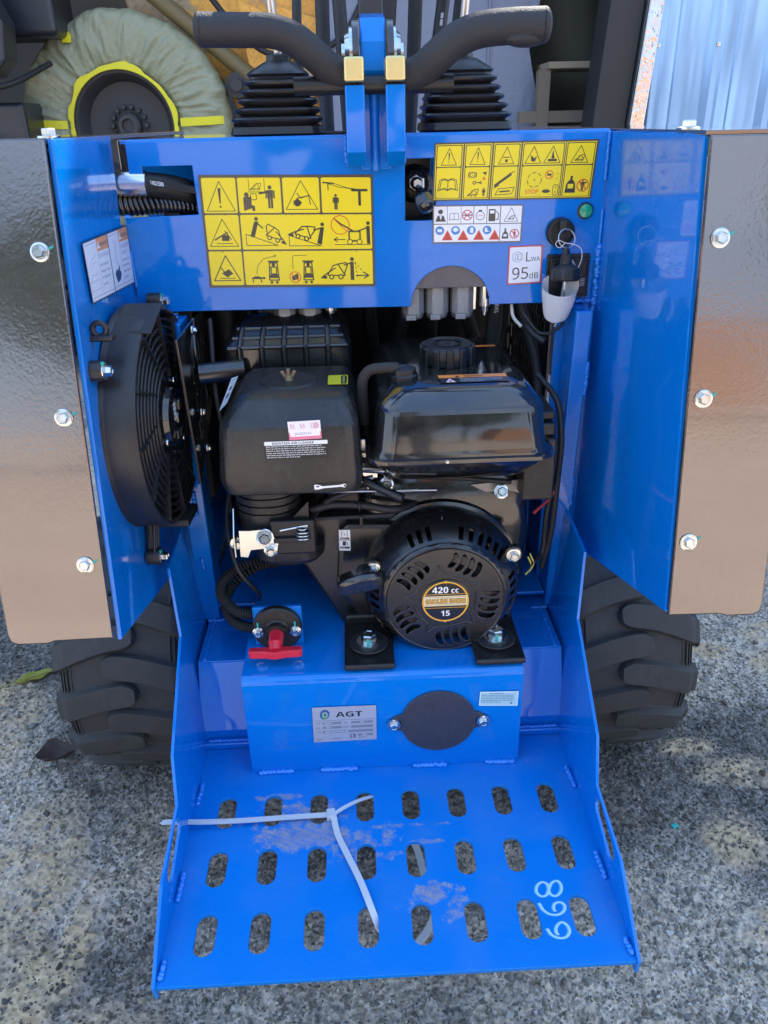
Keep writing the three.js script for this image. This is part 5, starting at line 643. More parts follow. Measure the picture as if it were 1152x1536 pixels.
  // governor rods and brackets between air cleaner and tank
  part('governor_rod', [rod([-0.1144, 0.7104, 0.175], [0.0833, 0.6994, 0.16], 0.0014, 0.0014, 8), rod([-0.0223, 0.7113, 0.1], [0.0222, 0.7064, 0.1], 0.0065), rod([-0.023, 0.6991, 0.12], [-0.0038, 0.7025, 0.12], 0.006)], M.steel);
  part('governor_spring', Array.from({ length: 22 }, (_, k) => new THREE.TorusGeometry(0.0022, 0.0006, 5, 10).rotateY(Math.PI / 2).translate(...[0.0319, 0.7019, 0.163].map((v, i) => v + (i ? 0 : k * 0.0012)))), M.steel);
  part('governor_lever', [rod([-0.0157, 0.7166, 0.16], [0.0339, 0.7023, 0.19], 0.007, 0.007, 4), rod([-0.0323, 0.7033, 0.1], [-0.0044, 0.7011, 0.14], 0.005)], M.blackSatin);
  part('governor_plate', [bx(-0.02, 0.0, 0.73, 0.755, 0.095, 0.1), sheet([[-0.0187, 0.7248], [-0.0098, 0.7297], [-0.0105, 0.7087], [0.0031, 0.7061], [0.0028, 0.6911], [-0.0179, 0.6919]], 0.09, 0.002, [], 0)], M.zinc);
  part('bolt', bolt([0.0141, 0.7069, 0.15], [0, 0.3, 1], 0.0055, 0.009), M.zinc);
  // cylinder head shroud, crankcase and blower housing
  part('muffler_guard', [loft([[0.72, -0.222, -0.028, -0.17, -0.012, 0.02], [0.862, -0.222, -0.028, -0.17, -0.012, 0.02], [0.884, -0.205, -0.04, -0.15, -0.045, 0.02], [0.898, -0.195, -0.05, -0.14, -0.07, 0.02]], 0.5, 5), ...[0, 1, 2, 3, 4].map((k) => rod([-0.195 + k * 0.033, 0.8, -0.0125], [-0.195 + k * 0.033, 0.864, -0.0125], 0.005, 0.005, 10)), ...[0, 1, 2, 3, 4].map((k) => rod([-0.195 + k * 0.033, 0.862, -0.0125], [-0.192 + k * 0.032, 0.884, -0.0455], 0.005, 0.005, 10)), ...[0, 1, 2].map((k) => rod([-0.212 + k * 0.006, 0.863 + k * 0.0105, -0.014 - k * 0.0165], [-0.035 - k * 0.005, 0.863 + k * 0.0105, -0.014 - k * 0.0165], 0.0035, 0.0035, 10))], M.blackGloss);
  part('crankcase', [bx(-0.08, 0.2, 0.45, 0.72, -0.25, 0.07, 0.02), bx(-0.15, -0.02, 0.6, 0.78, -0.2, 0.04, 0.02)], M.blackSatin);
  part('blower_housing', [lathe([[0.126, -0.2], [0.126, 0.08], [0.122, 0.098], [0.11, 0.104], [0, 0.104]], [0.0955, 0.529, 0], [0, 0, 1], 72), loft([[0.5, 0.1, 0.236, -0.1, 0.085, 0.03], [0.6, -0.02, 0.238, -0.1, 0.092, 0.03], [0.655, -0.03, 0.236, -0.1, 0.09, 0.03], [0.685, -0.02, 0.226, -0.1, 0.078, 0.03], [0.7, 0.0, 0.21, -0.1, 0.05, 0.03]], 0.5)], phys({ color: col(0.007, 0.007, 0.008), roughness: 0.3, clearcoat: 0.8, clearcoatRoughness: 0.15, bumpMap: waveT, bumpScale: 0.0005, roughnessMap: smudgeT }));
  const bs = part('blower_shroud', [sheet([[-0.0974, 0.6313], [0.046, 0.6342], [0.0765, 0.5918], [0.0331, 0.408], [-0.027, 0.411], [-0.0585, 0.4388], [-0.1158, 0.5509]], 0.095, 0.03, [], 0.006), sheet([[-0.0566, 0.6172], [-0.0452, 0.6268], [0.0245, 0.6238], [0.0343, 0.6042], [0.0165, 0.4549], [-0.0312, 0.4573], [-0.0655, 0.5147]], 0.112, 0.03, [], 0.008)], phys({ color: col(0.009, 0.009, 0.0095), roughness: 0.34, clearcoat: 0.5, clearcoatRoughness: 0.3, roughnessMap: roughT }));
  sticker('lever_label', [-0.0574, 0.6186, 0.112], [-0.0406, 0.6179, 0.112], [-0.041, 0.5827, 0.112], [-0.0581, 0.5835, 0.112], canvas(96, 176, (c) => { c.fillStyle = '#d4d6d8'; c.fillRect(0, 0, 96, 176); c.fillStyle = c.strokeStyle = '#202024'; K.line(c, [[24, 12], [24, 58]], 5); K.line(c, [[70, 12], [70, 58]], 5); K.line(c, [[40, 24], [54, 46]], 5); c.fillRect(8, 64, 80, 16); c.fillRect(0, 84, 96, 5); K.rr(c, 30, 96, 28, 36, 4); c.fill(); K.line(c, [[62, 102], [70, 110], [70, 130]], 5); c.fillRect(8, 142, 80, 16); c.fillStyle = '#d4d6d8'; K.bars(c, 14, 68, 68, 1, 9, 8, 1); K.bars(c, 14, 146, 68, 1, 9, 8, 2); }), bs, { lift: 0.0018 });
  part('engine_cable', [tube([[-0.0964, 0.6563, 0.12], [-0.063, 0.6635, 0.12], [-0.0195, 0.6606, 0.12], [0.0242, 0.6523, 0.12], [0.0667, 0.6444, 0.08]], 0.0058, 40, 12)], M.rubber).add(obj('cable_clip', [new THREE.TorusGeometry(0.0068, 0.0018, 8, 20).rotateY(Math.PI / 2).translate(...[-0.0253, 0.6609, 0.12]), bx(-0.026, -0.021, 0.628, 0.646, 0.122, 0.126)], M.plastic, L));
  // recoil starter
  const rs = grp('recoil_starter'); rs.position.set(0.0955, 0.529, 0); const Z1 = [0, 0, 1], O = [0, 0, 0], G = phys({ color: col(0.009, 0.009, 0.0095), roughness: 0.3, clearcoat: 0.6, clearcoatRoughness: 0.22, roughnessMap: roughT, bumpMap: gritT, bumpScale: 0.00015 });
  part('rim_ring', [lathe([[0.112, 0.1], [0.1195, 0.108], [0.1205, 0.118], [0.119, 0.127], [0.116, 0.132], [0.1145, 0.143], [0.1125, 0.146]], O, Z1, 90, 0.5)], G, rs);
  // sloping wall with vent gaps
  const D = Math.PI / 180, gaps = []; const gap = (a, w) => gaps.push([a * D, w * D]);
  for (const a of [103, 110.5, 118]) gap(a, 4); for (const a of [77, 68.5, 60, 52.5, 45, 38]) gap(a, 4.2); for (const a of [16, 8, 0, -8, -16, -24]) gap(a, 4); for (const a of [172, 180, 188, 205, 213]) gap(a, 4); for (const a of [240, 250, 290, 300, 310]) gap(a, 4);
  gaps.sort((p, q) => p[0] - q[0]);
  const cone = (t0, t1, a0, a1) => { const P = [[0.1135, 0.145], [0.1085, 0.155], [0.1015, 0.1655], [0.094, 0.1735]], q = (t) => { const k = t * 3, i = Math.min(2, Math.floor(k)); return [mix(P[i][0], P[i + 1][0], k - i), mix(P[i][1], P[i + 1][1], k - i)]; }, pr = [0, 0.34, 0.67, 1].map((k) => q(mix(t0, t1, k))); const th = [...pr, ...pr.map(([r, z]) => [r - 0.0025, z - 0.001]).reverse(), pr[0]]; const g = new THREE.LatheGeometry(th.map((p) => new THREE.Vector2(...p)), Math.max(2, Math.round((a1 - a0) / 0.07)), 0, a1 - a0); return toCreasedNormals(g, 0.5).rotateX(Math.PI / 2).rotateZ(a0 + Math.PI / 2); };
  const walls = [cone(0, 0.16, 0, 2 * Math.PI), cone(0.84, 1, 0, 2 * Math.PI)]; for (let i = 0; i < gaps.length; i++) { const a = gaps[i][0] + gaps[i][1] / 2, b = gaps[(i + 1) % gaps.length][0] - gaps[(i + 1) % gaps.length][1] / 2 + (i + 1 === gaps.length ? 2 * Math.PI : 0); if (b > a) walls.push(cone(0.16, 0.84, a, b)); }
  part('vented_wall', walls, G, rs);
  // front face with five sets of curved slots
  const hs = []; for (let k = 0; k < 5; k++) for (let j = 0; j < 4; j++) { const a = (64 - 72 * k) * D, off = (j - 1.5) * 0.0128, ca = Math.cos(a), sa = Math.sin(a), up = [], dn = [], r0 = 0.0495 + Math.abs(j - 1.2) * 0.0014, r1 = 0.0815 - Math.abs(j - 1.5) * 0.0025; for (let i = 0; i <= 10; i++) { const t = i / 10, r = mix(r0, r1, t), c = 0.008 * Math.pow(t - 0.35, 2) * 2 - 0.004 * t + off, w = 0.004 * Math.sqrt(Math.max(0.02, 1 - Math.pow(Math.abs(t - 0.5) * 2, 6))); up.push([r * ca - (c + w) * sa, r * sa + (c + w) * ca]); dn.push([r * ca - (c - w) * sa, r * sa + (c - w) * ca]); } hs.push([...up, ...dn.reverse()]); }
  part('vented_face', [sheet(circ(0, 0, 0.0865, 72), 0.1795, 0.003, hs, 0.0009), lathe([[0.0855, 0.1775], [0.088, 0.179], [0.0905, 0.1785], [0.0935, 0.1755], [0.0942, 0.173], [0.0925, 0.1725], [0.0885, 0.1755]], O, Z1, 80, 0.7), ...Array.from({ length: 5 }, (_, k) => { const a = (64 - 72 * k) * D, p = [], q = 0.62; for (let i = 0; i <= 16; i++) { const t = mix(-q, q, i / 16), r = 0.0445 + 0.004 * Math.pow(Math.abs(t) / q, 2) + (Math.abs(t) > 0.5 ? 0.012 * (Math.abs(t) - 0.5) / 0.12 : 0); p.push([r * Math.cos(a + t), r * Math.sin(a + t), 0.1795]); } return tube(p, 0.0016, 24, 8); })], G, rs);
  part('flywheel', [disc([0, 0, 0.1], Z1, 0.088, 0.05), ...Array.from({ length: 20 }, (_, i) => bx(0.04, 0.085, -0.0012, 0.0012, 0.15, 0.163, 0).rotateZ(i * 0.314)), lathe([[0.07, 0.15], [0.07, 0.164], [0.058, 0.166], [0.058, 0.15]], O, Z1, 48)], std({ color: col(0.1, 0.1, 0.1), metalness: 0.6, roughness: 0.45 }), rs);
  part('top_gusset', [new THREE.ConeGeometry(0.019, 0.055, 20).scale(1, 1, 0.55).rotateX(-0.25).translate(-0.002, 0.093, 0.146).rotateZ(0), disc([-0.002, 0.112, 0.121], [0, 0.3, 1], 0.008, 0.004)], G, rs);
  part('badge', lathe([[0, 0.182], [0.0355, 0.182], [0.0368, 0.1812], [0.0368, 0.178], [0.034, 0.178]], O, Z1, 64), G, rs);
  const badge = canvas(512, 512, (c) => { c.fillStyle = '#0c0c0d'; c.fillRect(0, 0, 512, 512); c.strokeStyle = '#eeb02a'; c.lineWidth = 17; K.dot(c, 256, 256, 238, false); c.fillStyle = '#eeb02a'; c.fillRect(246, 0, 20, 30); c.fillRect(246, 484, 20, 28); c.fillStyle = '#f4f4f2'; c.textAlign = 'center'; c.font = 'bold 104px sans-serif'; c.fillText('420', 200, 148, 190); c.font = 'bold 84px sans-serif'; c.fillText('cc', 352, 148, 110); c.font = 'bold 92px sans-serif'; c.fillText('15', 256, 432, 140); c.fillStyle = '#e0a12c'; c.fillRect(44, 160, 424, 7); c.fillRect(44, 326, 424, 7); c.fillStyle = '#e3d7b0'; c.fillRect(28, 184, 456, 122); c.fillStyle = '#cf8d1e'; c.fillRect(28, 196, 456, 6); c.fillRect(28, 288, 456, 6); c.strokeStyle = '#3a2a10'; c.lineWidth = 9; c.fillStyle = '#f0ad28'; c.font = 'bold 76px sans-serif'; c.strokeText('GASOLINE ENGINE', 256, 274, 428); c.fillText('GASOLINE ENGINE', 256, 274, 428); });
  { const g = new THREE.CircleGeometry(0.0357, 64).translate(0, 0, 0.1825), m = new THREE.Mesh(g, phys({ color: 0xffffff, map: badge, roughness: 0.3, clearcoat: 0.6, clearcoatRoughness: 0.1 })); m.name = 'badge_print'; rs.add(m); }
  for (const [x, y] of [[-0.104, 0.046], [0.102, 0.06]]) part('bolt', [lathe([[0, -0.01], [0.013, -0.01], [0.013, 0.0], [0.011, 0.001], [0, 0.001]], [x, y, 0.156], Z1, 24)], G, rs).add(obj('bolt_head', bolt([x, y, 0.157], Z1, 0.0062, 0.01), M.zinc, rs));
  part('pull_grip', [loft([[-0.036, -0.004, 0.004, -0.006, 0.006, 0.003], [-0.034, -0.01, 0.01, -0.012, 0.012, 0.008], [-0.028, -0.014, 0.013, -0.015, 0.015, 0.009], [0.0, -0.018, 0.014, -0.016, 0.016, 0.009], [0.022, -0.016, 0.013, -0.016, 0.016, 0.009], [0.03, -0.01, 0.01, -0.012, 0.012, 0.008], [0.034, -0.005, 0.005, -0.006, 0.006, 0.003]], 0.7, 6).rotateZ(-1.38).translate(-0.122, 0.03, 0.165), rod([-0.1, 0.028, 0.15], [-0.07, 0.02, 0.13], 0.011, 0.014), disc([-0.118, 0.047, 0.166], [0.1, 0.9, 0.5], 0.011, 0.004)], M.blackGloss, rs);
  // engine feet
  for (const [x, z] of [[-0.019, 0.176], [0.173, 0.178]]) { const ft = part('engine_foot', [bx(x - 0.037, x + 0.037, 0.4445, 0.4545, 0.09, 0.228, 0.004), bx(x - 0.036, x + 0.036, 0.45, 0.47, 0.07, 0.12, 0.006)], std({ color: col(0.012, 0.012, 0.013), roughness: 0.45, bumpMap: gritT, bumpScale: 0.0004, roughnessMap: smudgeT })); obj('rubber_pad', disc([x, 0.4402, z + 0.012], [0, 1, 0], 0.031, 0.0045), M.matte, ft); obj('washer', disc([x, 0.4546, z], [0, 1, 0], 0.0295, 0.005), std({ color: col(0.02, 0.02, 0.022), roughness: 0.4 }), ft); obj('bolt', bolt([x, 0.4597, z], [0, 1, 0], 0.0105, 0.015), M.zinc, ft); obj('paint_mark', bx(x - 0.003, x + 0.002, 0.462, 0.47, z + 0.0095, z + 0.0115, 0), M.paint, ft); }
  // regulator box and wires at the tank's side
  part('regulator_box', [bx(0.212, 0.258, 0.66, 0.755, 0.02, 0.125, 0.004), bx(0.208, 0.256, 0.756, 0.775, 0.03, 0.115, 0.003), bx(0.208, 0.256, 0.779, 0.79, 0.03, 0.11, 0.003)], M.plastic);
  part('wiring', [tube([[0.2439, 0.823, 0.03], [0.2716, 0.7875, 0.05], [0.2744, 0.7463, 0.08], [0.2743, 0.6714, 0.08], [0.2735, 0.5752, 0.07], [0.2655, 0.5091, 0.06]], 0.0048), tube([[0.2819, 0.6622, 0.06], [0.2659, 0.6222, 0.07], [0.2612, 0.5397, 0.07], [0.2377, 0.5398, 0.1]], 0.0042), tube([[0.234, 0.8962, -0.04], [0.2588, 0.8698, -0.02], [0.2865, 0.879, -0.02], [0.2965, 0.9113, -0.03]], 0.0026), tube([[0.2424, 0.8757, -0.04], [0.249, 0.8677, -0.03], [0.2637, 0.8575, -0.02]], 0.006), tube([[0.2341, 0.9102, -0.07], [0.2653, 0.7959, -0.06], [0.2609, 0.7132, -0.04]], 0.0085)], M.rubber);
  part('wire', tube([[0.2672, 0.6893, 0.07], [0.2736, 0.6802, 0.08], [0.2698, 0.6494, 0.08], [0.2364, 0.6268, 0.1]], 0.0024), std({ color: col(0.35, 0.03, 0.04), roughness: 0.5 }));
  part('wire', [tube([[0.2328, 0.5519, 0.1], [0.2392, 0.5337, 0.1], [0.2281, 0.5257, 0.11]], 0.0014), tube([[0.2356, 0.5577, 0.1], [0.242, 0.5384, 0.1], [0.2331, 0.5302, 0.11]], 0.0012)], std({ color: col(0.6, 0.55, 0.12), roughness: 0.5 }));
  part('wire', [tube([[0.2189, 0.9076, -0.06], [0.221, 0.8894, -0.05], [0.2321, 0.8761, -0.04]], 0.0026), tube([[0.284, 0.9166, -0.03], [0.2876, 0.8967, -0.03], [0.281, 0.8769, -0.03]], 0.0018)], std({ color: col(0.6, 0.58, 0.5), roughness: 0.5 }));
  part('bolt', bolt([0.1861, 0.6655, 0.1], [0, 0.4, 1], 0.0062, 0.01), M.zinc);
  part('muffler_bracket', [sheet([[0.1406, 0.6726], [0.2352, 0.6796], [0.2369, 0.6532], [0.1661, 0.6584]], 0.088, 0.004, [], 0.001)], std({ color: col(0.3, 0.28, 0.27), metalness: 0.5, roughness: 0.5 }));
}
for (const [x, dx, z] of [[-0.129, -0.05, -0.13], [-0.0905, 0.02, -0.15], [0.0, 0.01, -0.16], [0.0695, -0.03, -0.14], [0.107, 0.0, -0.16], [0.146, 0.05, -0.13]]) part('hydraulic_hose', tube([[x, 0.96, z], [x + dx * 0.3, 0.88, z - 0.01], [x + dx, 0.78, z - 0.05], [x + dx * 1.6, 0.66, z - 0.08]], 0.0115, 24, 12), M.rubber);
part('fuel_line', [tube([[0.03, 0.72, 0.12], [0.0, 0.7, 0.13], [-0.03, 0.69, 0.13], [-0.07, 0.67, 0.12], [-0.1, 0.63, 0.1]], 0.0045, 30, 10)], M.rubber);
part('hose_clamp', [new THREE.TorusGeometry(0.0052, 0.0012, 8, 20).rotateY(Math.PI / 2).translate(-0.012, 0.695, 0.13), new THREE.TorusGeometry(0.0052, 0.0012, 8, 20).rotateY(Math.PI / 2).translate(0.012, 0.708, 0.126)], M.zinc);
part('ignition_lead', [tube([[-0.06, 0.72, 0.06], [-0.04, 0.735, 0.1], [0.0, 0.725, 0.12], [0.06, 0.7, 0.11], [0.12, 0.69, 0.1], [0.2, 0.68, 0.1]], 0.0038, 40, 10)], M.rubber);
part('throttle_cable', [tube([[-0.21, 0.7, 0.0], [-0.23, 0.62, 0.06], [-0.215, 0.55, 0.1], [-0.19, 0.5, 0.09], [-0.2, 0.45, 0.03]], 0.0032, 40, 8), tube([[-0.24, 0.9, -0.05], [-0.235, 0.8, 0.0], [-0.225, 0.7, 0.02], [-0.235, 0.6, 0.0]], 0.004, 30, 8)], M.rubber);
// valve blocks hanging below the panel
for (const [px, k] of [[-0.129, 0], [-0.0905, 1], [0.0695, 2], [0.107, 3], [0.146, 4]]) part('valve_spool', [lathe([[0, 0.885], [0.0145, 0.885], [0.0165, 0.888], [0.0165, 0.893], [0.0182, 0.8935], [0.0182, 0.97], [0, 0.97]], [px, 0, -0.085], [0, 1, 0], 32), bx(px - 0.012, px + 0.004, 0.8845, 0.893, -0.07, -0.064)], M.alu);
for (const x of [-0.058, 0.181]) part('valve_fitting', [rod([x, 0.902, -0.08], [x, 0.95, -0.08], 0.0095, 0.0095, 6), rod([x, 0.893, -0.08], [x, 0.902, -0.08], 0.006, 0.0065, 6), rod([x, 0.887, -0.08], [x, 0.893, -0.08], 0.0032)], M.zinc);
part('valve_bracket', [bx(-0.185, -0.16, 0.885, 0.95, -0.2, -0.195), bx(0.158, 0.168, 0.895, 0.95, -0.09, -0.08)], M.zinc);
part('filter_canister', [rod([-0.235, 0.7, -0.2], [-0.235, 0.96, -0.2], 0.045, 0.045, 32)], M.blackSatin);
part('hydraulic_hose', [tube([[0.2, 0.95, -0.09], [0.2, 0.86, -0.1], [0.195, 0.78, -0.12]], 0.0125)], M.rubber);
sticker('hose_print', [0.1955, 0.92, -0.0775], [0.195, 0.86, -0.0865], [0.205, 0.86, -0.0865], [0.2055, 0.92, -0.0775], canvas(256, 40, (c) => { c.fillStyle = '#0b0b0c'; c.fillRect(0, 0, 256, 40); c.fillStyle = '#cdd0d2'; c.font = 'bold 34px sans-serif'; c.fillText('2 ES8N7', 6, 33, 240); }), L, { rough: 0.6, coat: 0, lift: 0.001 });
// ───────────────────────── battery isolator, plates ─────────────────────────
{
  const s = grp('battery_isolator'), bz = 0.146;
  part('bracket', [bx(-0.193, -0.119, 0.4405, 0.508, bz - 0.006, bz, 0.001)], M.blue, s);
  part('base', [lathe([[0, 0], [0.0375, 0], [0.0375, 0.009], [0.0355, 0.011], [0.018, 0.0115], [0.0155, 0.0135], [0.0155, 0.024], [0, 0.024]], [-0.157, 0.4745, bz], [0, 0, 1], 48)], M.plastic, s);
  for (const x of [-0.1855, -0.1295]) { const b = part('bolt', bolt([x, 0.4715, bz + 0.011], [0, 0, 1], 0.0052, 0.008), M.zinc, s); obj('paint_mark', bx(x - 0.0012, x + 0.0012, 0.48, 0.489, bz + 0.0112, bz + 0.0122, 0), M.paint, b); }
  part('key_handle', [rod([-0.157, 0.4735, bz + 0.02], [-0.157, 0.4715, bz + 0.046], 0.0115, 0.0105, 24), toY(sheet([[-0.039, -0.004], [-0.036, -0.0065], [-0.015, -0.0075], [0.0, -0.011], [0.015, -0.0075], [0.036, -0.0065], [0.039, -0.004], [0.039, 0.004], [0.036, 0.0055], [0.013, 0.0055], [0, 0.006], [-0.013, 0.0055], [-0.036, 0.0055], [-0.039, 0.004]], 0.0065, 0.013, [], 0.002)).translate(-0.157, 0.4635, bz + 0.052), rod([-0.157, 0.473, bz + 0.04], [-0.157, 0.466, bz + 0.052], 0.0105, 0.009, 20)], M.red, s);
  const ridged = (pts) => { const c = new THREE.CatmullRomCurve3(pts.map((p) => V(p)), false, 'centripetal'), n = Math.round(c.getLength() / 0.0042), out = []; for (let i = 0; i < n; i++) { const p = c.getPoint(i / n), t = c.getTangent(i / n); out.push(orient(new THREE.LatheGeometry([[0, -0.0021], [0.0068, -0.0021], [0.0084, -0.0008], [0.0084, 0.0008], [0.0068, 0.0021], [0, 0.0021]].map((q) => new THREE.Vector2(...q)), 12), p.toArray(), t.toArray())); } return out; };
  part('cable_sleeve', ridged([[-0.1884, 0.4868, 0.13], [-0.2165, 0.484, 0.12], [-0.2372, 0.488, 0.1], [-0.2504, 0.4982, 0.08], [-0.2444, 0.5105, 0.06], [-0.2151, 0.528, 0.05], [-0.1785, 0.5304, 0.04]]), M.matte, s);
  part('cable_sleeve', ridged([[-0.1908, 0.461, 0.13], [-0.2168, 0.4604, 0.12], [-0.2358, 0.4629, 0.1], [-0.2454, 0.4767, 0.08], [-0.2354, 0.495, 0.06], [-0.1941, 0.5245, 0.05], [-0.1573, 0.527, 0.04]]), M.matte, s);
}
{
  const z = 0.231, cov = [], R = 0.0565; for (let i = 0; i < 64; i++) { const a = i / 64 * 2 * Math.PI, c = Math.abs(Math.cos(a)), r = R + 0.016 * Math.pow(clamp((c - 0.965) / 0.035), 0.7) * 1.0; cov.push([0.0815 + r * Math.cos(a), 0.349 + r * Math.sin(a)]); }
  const ear = (s) => disc([0.0815 + s * 0.0655, 0.3475, z], [0, 0, 1], 0.0105, 0.0028);
  const o = part('cover_plate', [sheet(cov, z + 0.0028, 0.0028, [], 0.0006), ear(-1), ear(1)], std({ color: col(0.045, 0.047, 0.06), roughness: 0.42, roughnessMap: smudgeT, bumpMap: gritT, bumpScale: 0.0004 }));
  for (const s of [-1, 1]) obj('bolt', bolt([0.0815 + s * 0.0675, 0.3475, z + 0.0029], [0, 0, 1], 0.0058, 0.008), M.zinc, o);
  sticker('rating_plate', [-0.1068, 0.3849, 0.231], [-0.0118, 0.3845, 0.231], [-0.0125, 0.3187, 0.231], [-0.1079, 0.3179, 0.231], canvas(768, 420, (c) => {
    c.fillStyle = '#b9bdc4'; c.fillRect(0, 0, 768, 420); c.fillStyle = '#20232c'; c.font = 'bold 86px sans-serif'; c.save(); c.translate(280, 124); c.scale(1.95, 1); c.fillText('AGT', 0, 0); c.restore(); c.fillStyle = '#2a5f9e'; for (let k = 0; k < 9; k++) { c.save(); c.translate(150, 92); c.rotate(-2.6 + k * 0.46); c.fillRect(-11, -62, 22, 20); c.restore(); } c.strokeStyle = '#2a5f9e'; c.lineWidth = 16; c.beginPath(); c.arc(150, 92, 44, 2.6, 6.8); c.stroke(); c.strokeStyle = '#3f9a55'; c.beginPath(); c.arc(150, 92, 44, 0.5, 2.6); c.stroke(); c.fillStyle = '#3f9a55'; K.fill(c, [[150, 60], [174, 96], [150, 120], [128, 96]]); c.fillStyle = '#6c717b'; c.fillRect(18, 160, 732, 4);
    c.fillStyle = '#30343d'; c.font = '24px sans-serif'; for (const [t, x, y] of [['TYPE:', 30, 202], ['Date:', 372, 202], ['Load:', 30, 254], ['Weight:', 362, 254], ['S/N:', 50, 306]]) c.fillText(t, x, y); c.fillStyle = '#8d929c'; for (const [x, y, a, b] of [[116, 180, 230, 30], [460, 180, 266, 30], [116, 232, 230, 30], [460, 232, 266, 30], [116, 284, 610, 32], [540, 336, 186, 30]]) c.fillRect(x, y, a, b); c.fillStyle = '#d6d9de'; for (const [x, y, a] of [[140, 184, 180], [580, 184, 60], [160, 236, 120], [140, 290, 520]]) K.bars(c, x, y, a, 1, 20, 22, x); c.font = 'bold 28px sans-serif'; c.fillText('2024', 590, 362); c.fillStyle = '#20232c'; c.font = 'bold 66px sans-serif'; c.fillText('CE', 440, 384); c.fillStyle = '#4a4e58'; K.bars(c, 40, 384, 120, 1, 12, 13, 4); K.bars(c, 232, 378, 190, 1, 12, 13, 5); K.bars(c, 540, 378, 190, 1, 12, 12, 6); }), L, { metal: 0.35, rough: 0.38, lift: 0.001 });
  sticker('small_label', [0.143, 0.4007, 0.231], [0.2009, 0.3988, 0.231], [0.2004, 0.3711, 0.231], [0.1419, 0.3744, 0.231], canvas(384, 144, (c) => { c.fillStyle = '#a9cfd8'; c.fillRect(0, 0, 384, 144); c.strokeStyle = '#e4f1f2'; c.lineWidth = 6; c.strokeRect(6, 6, 372, 132); c.fillStyle = '#44606c'; K.bars(c, 100, 14, 240, 1, 12, 11, 2); K.bars(c, 18, 32, 350, 5, 17, 11, 3); c.fillRect(310, 108, 18, 16); }), L, { lift: 0.001 });
}
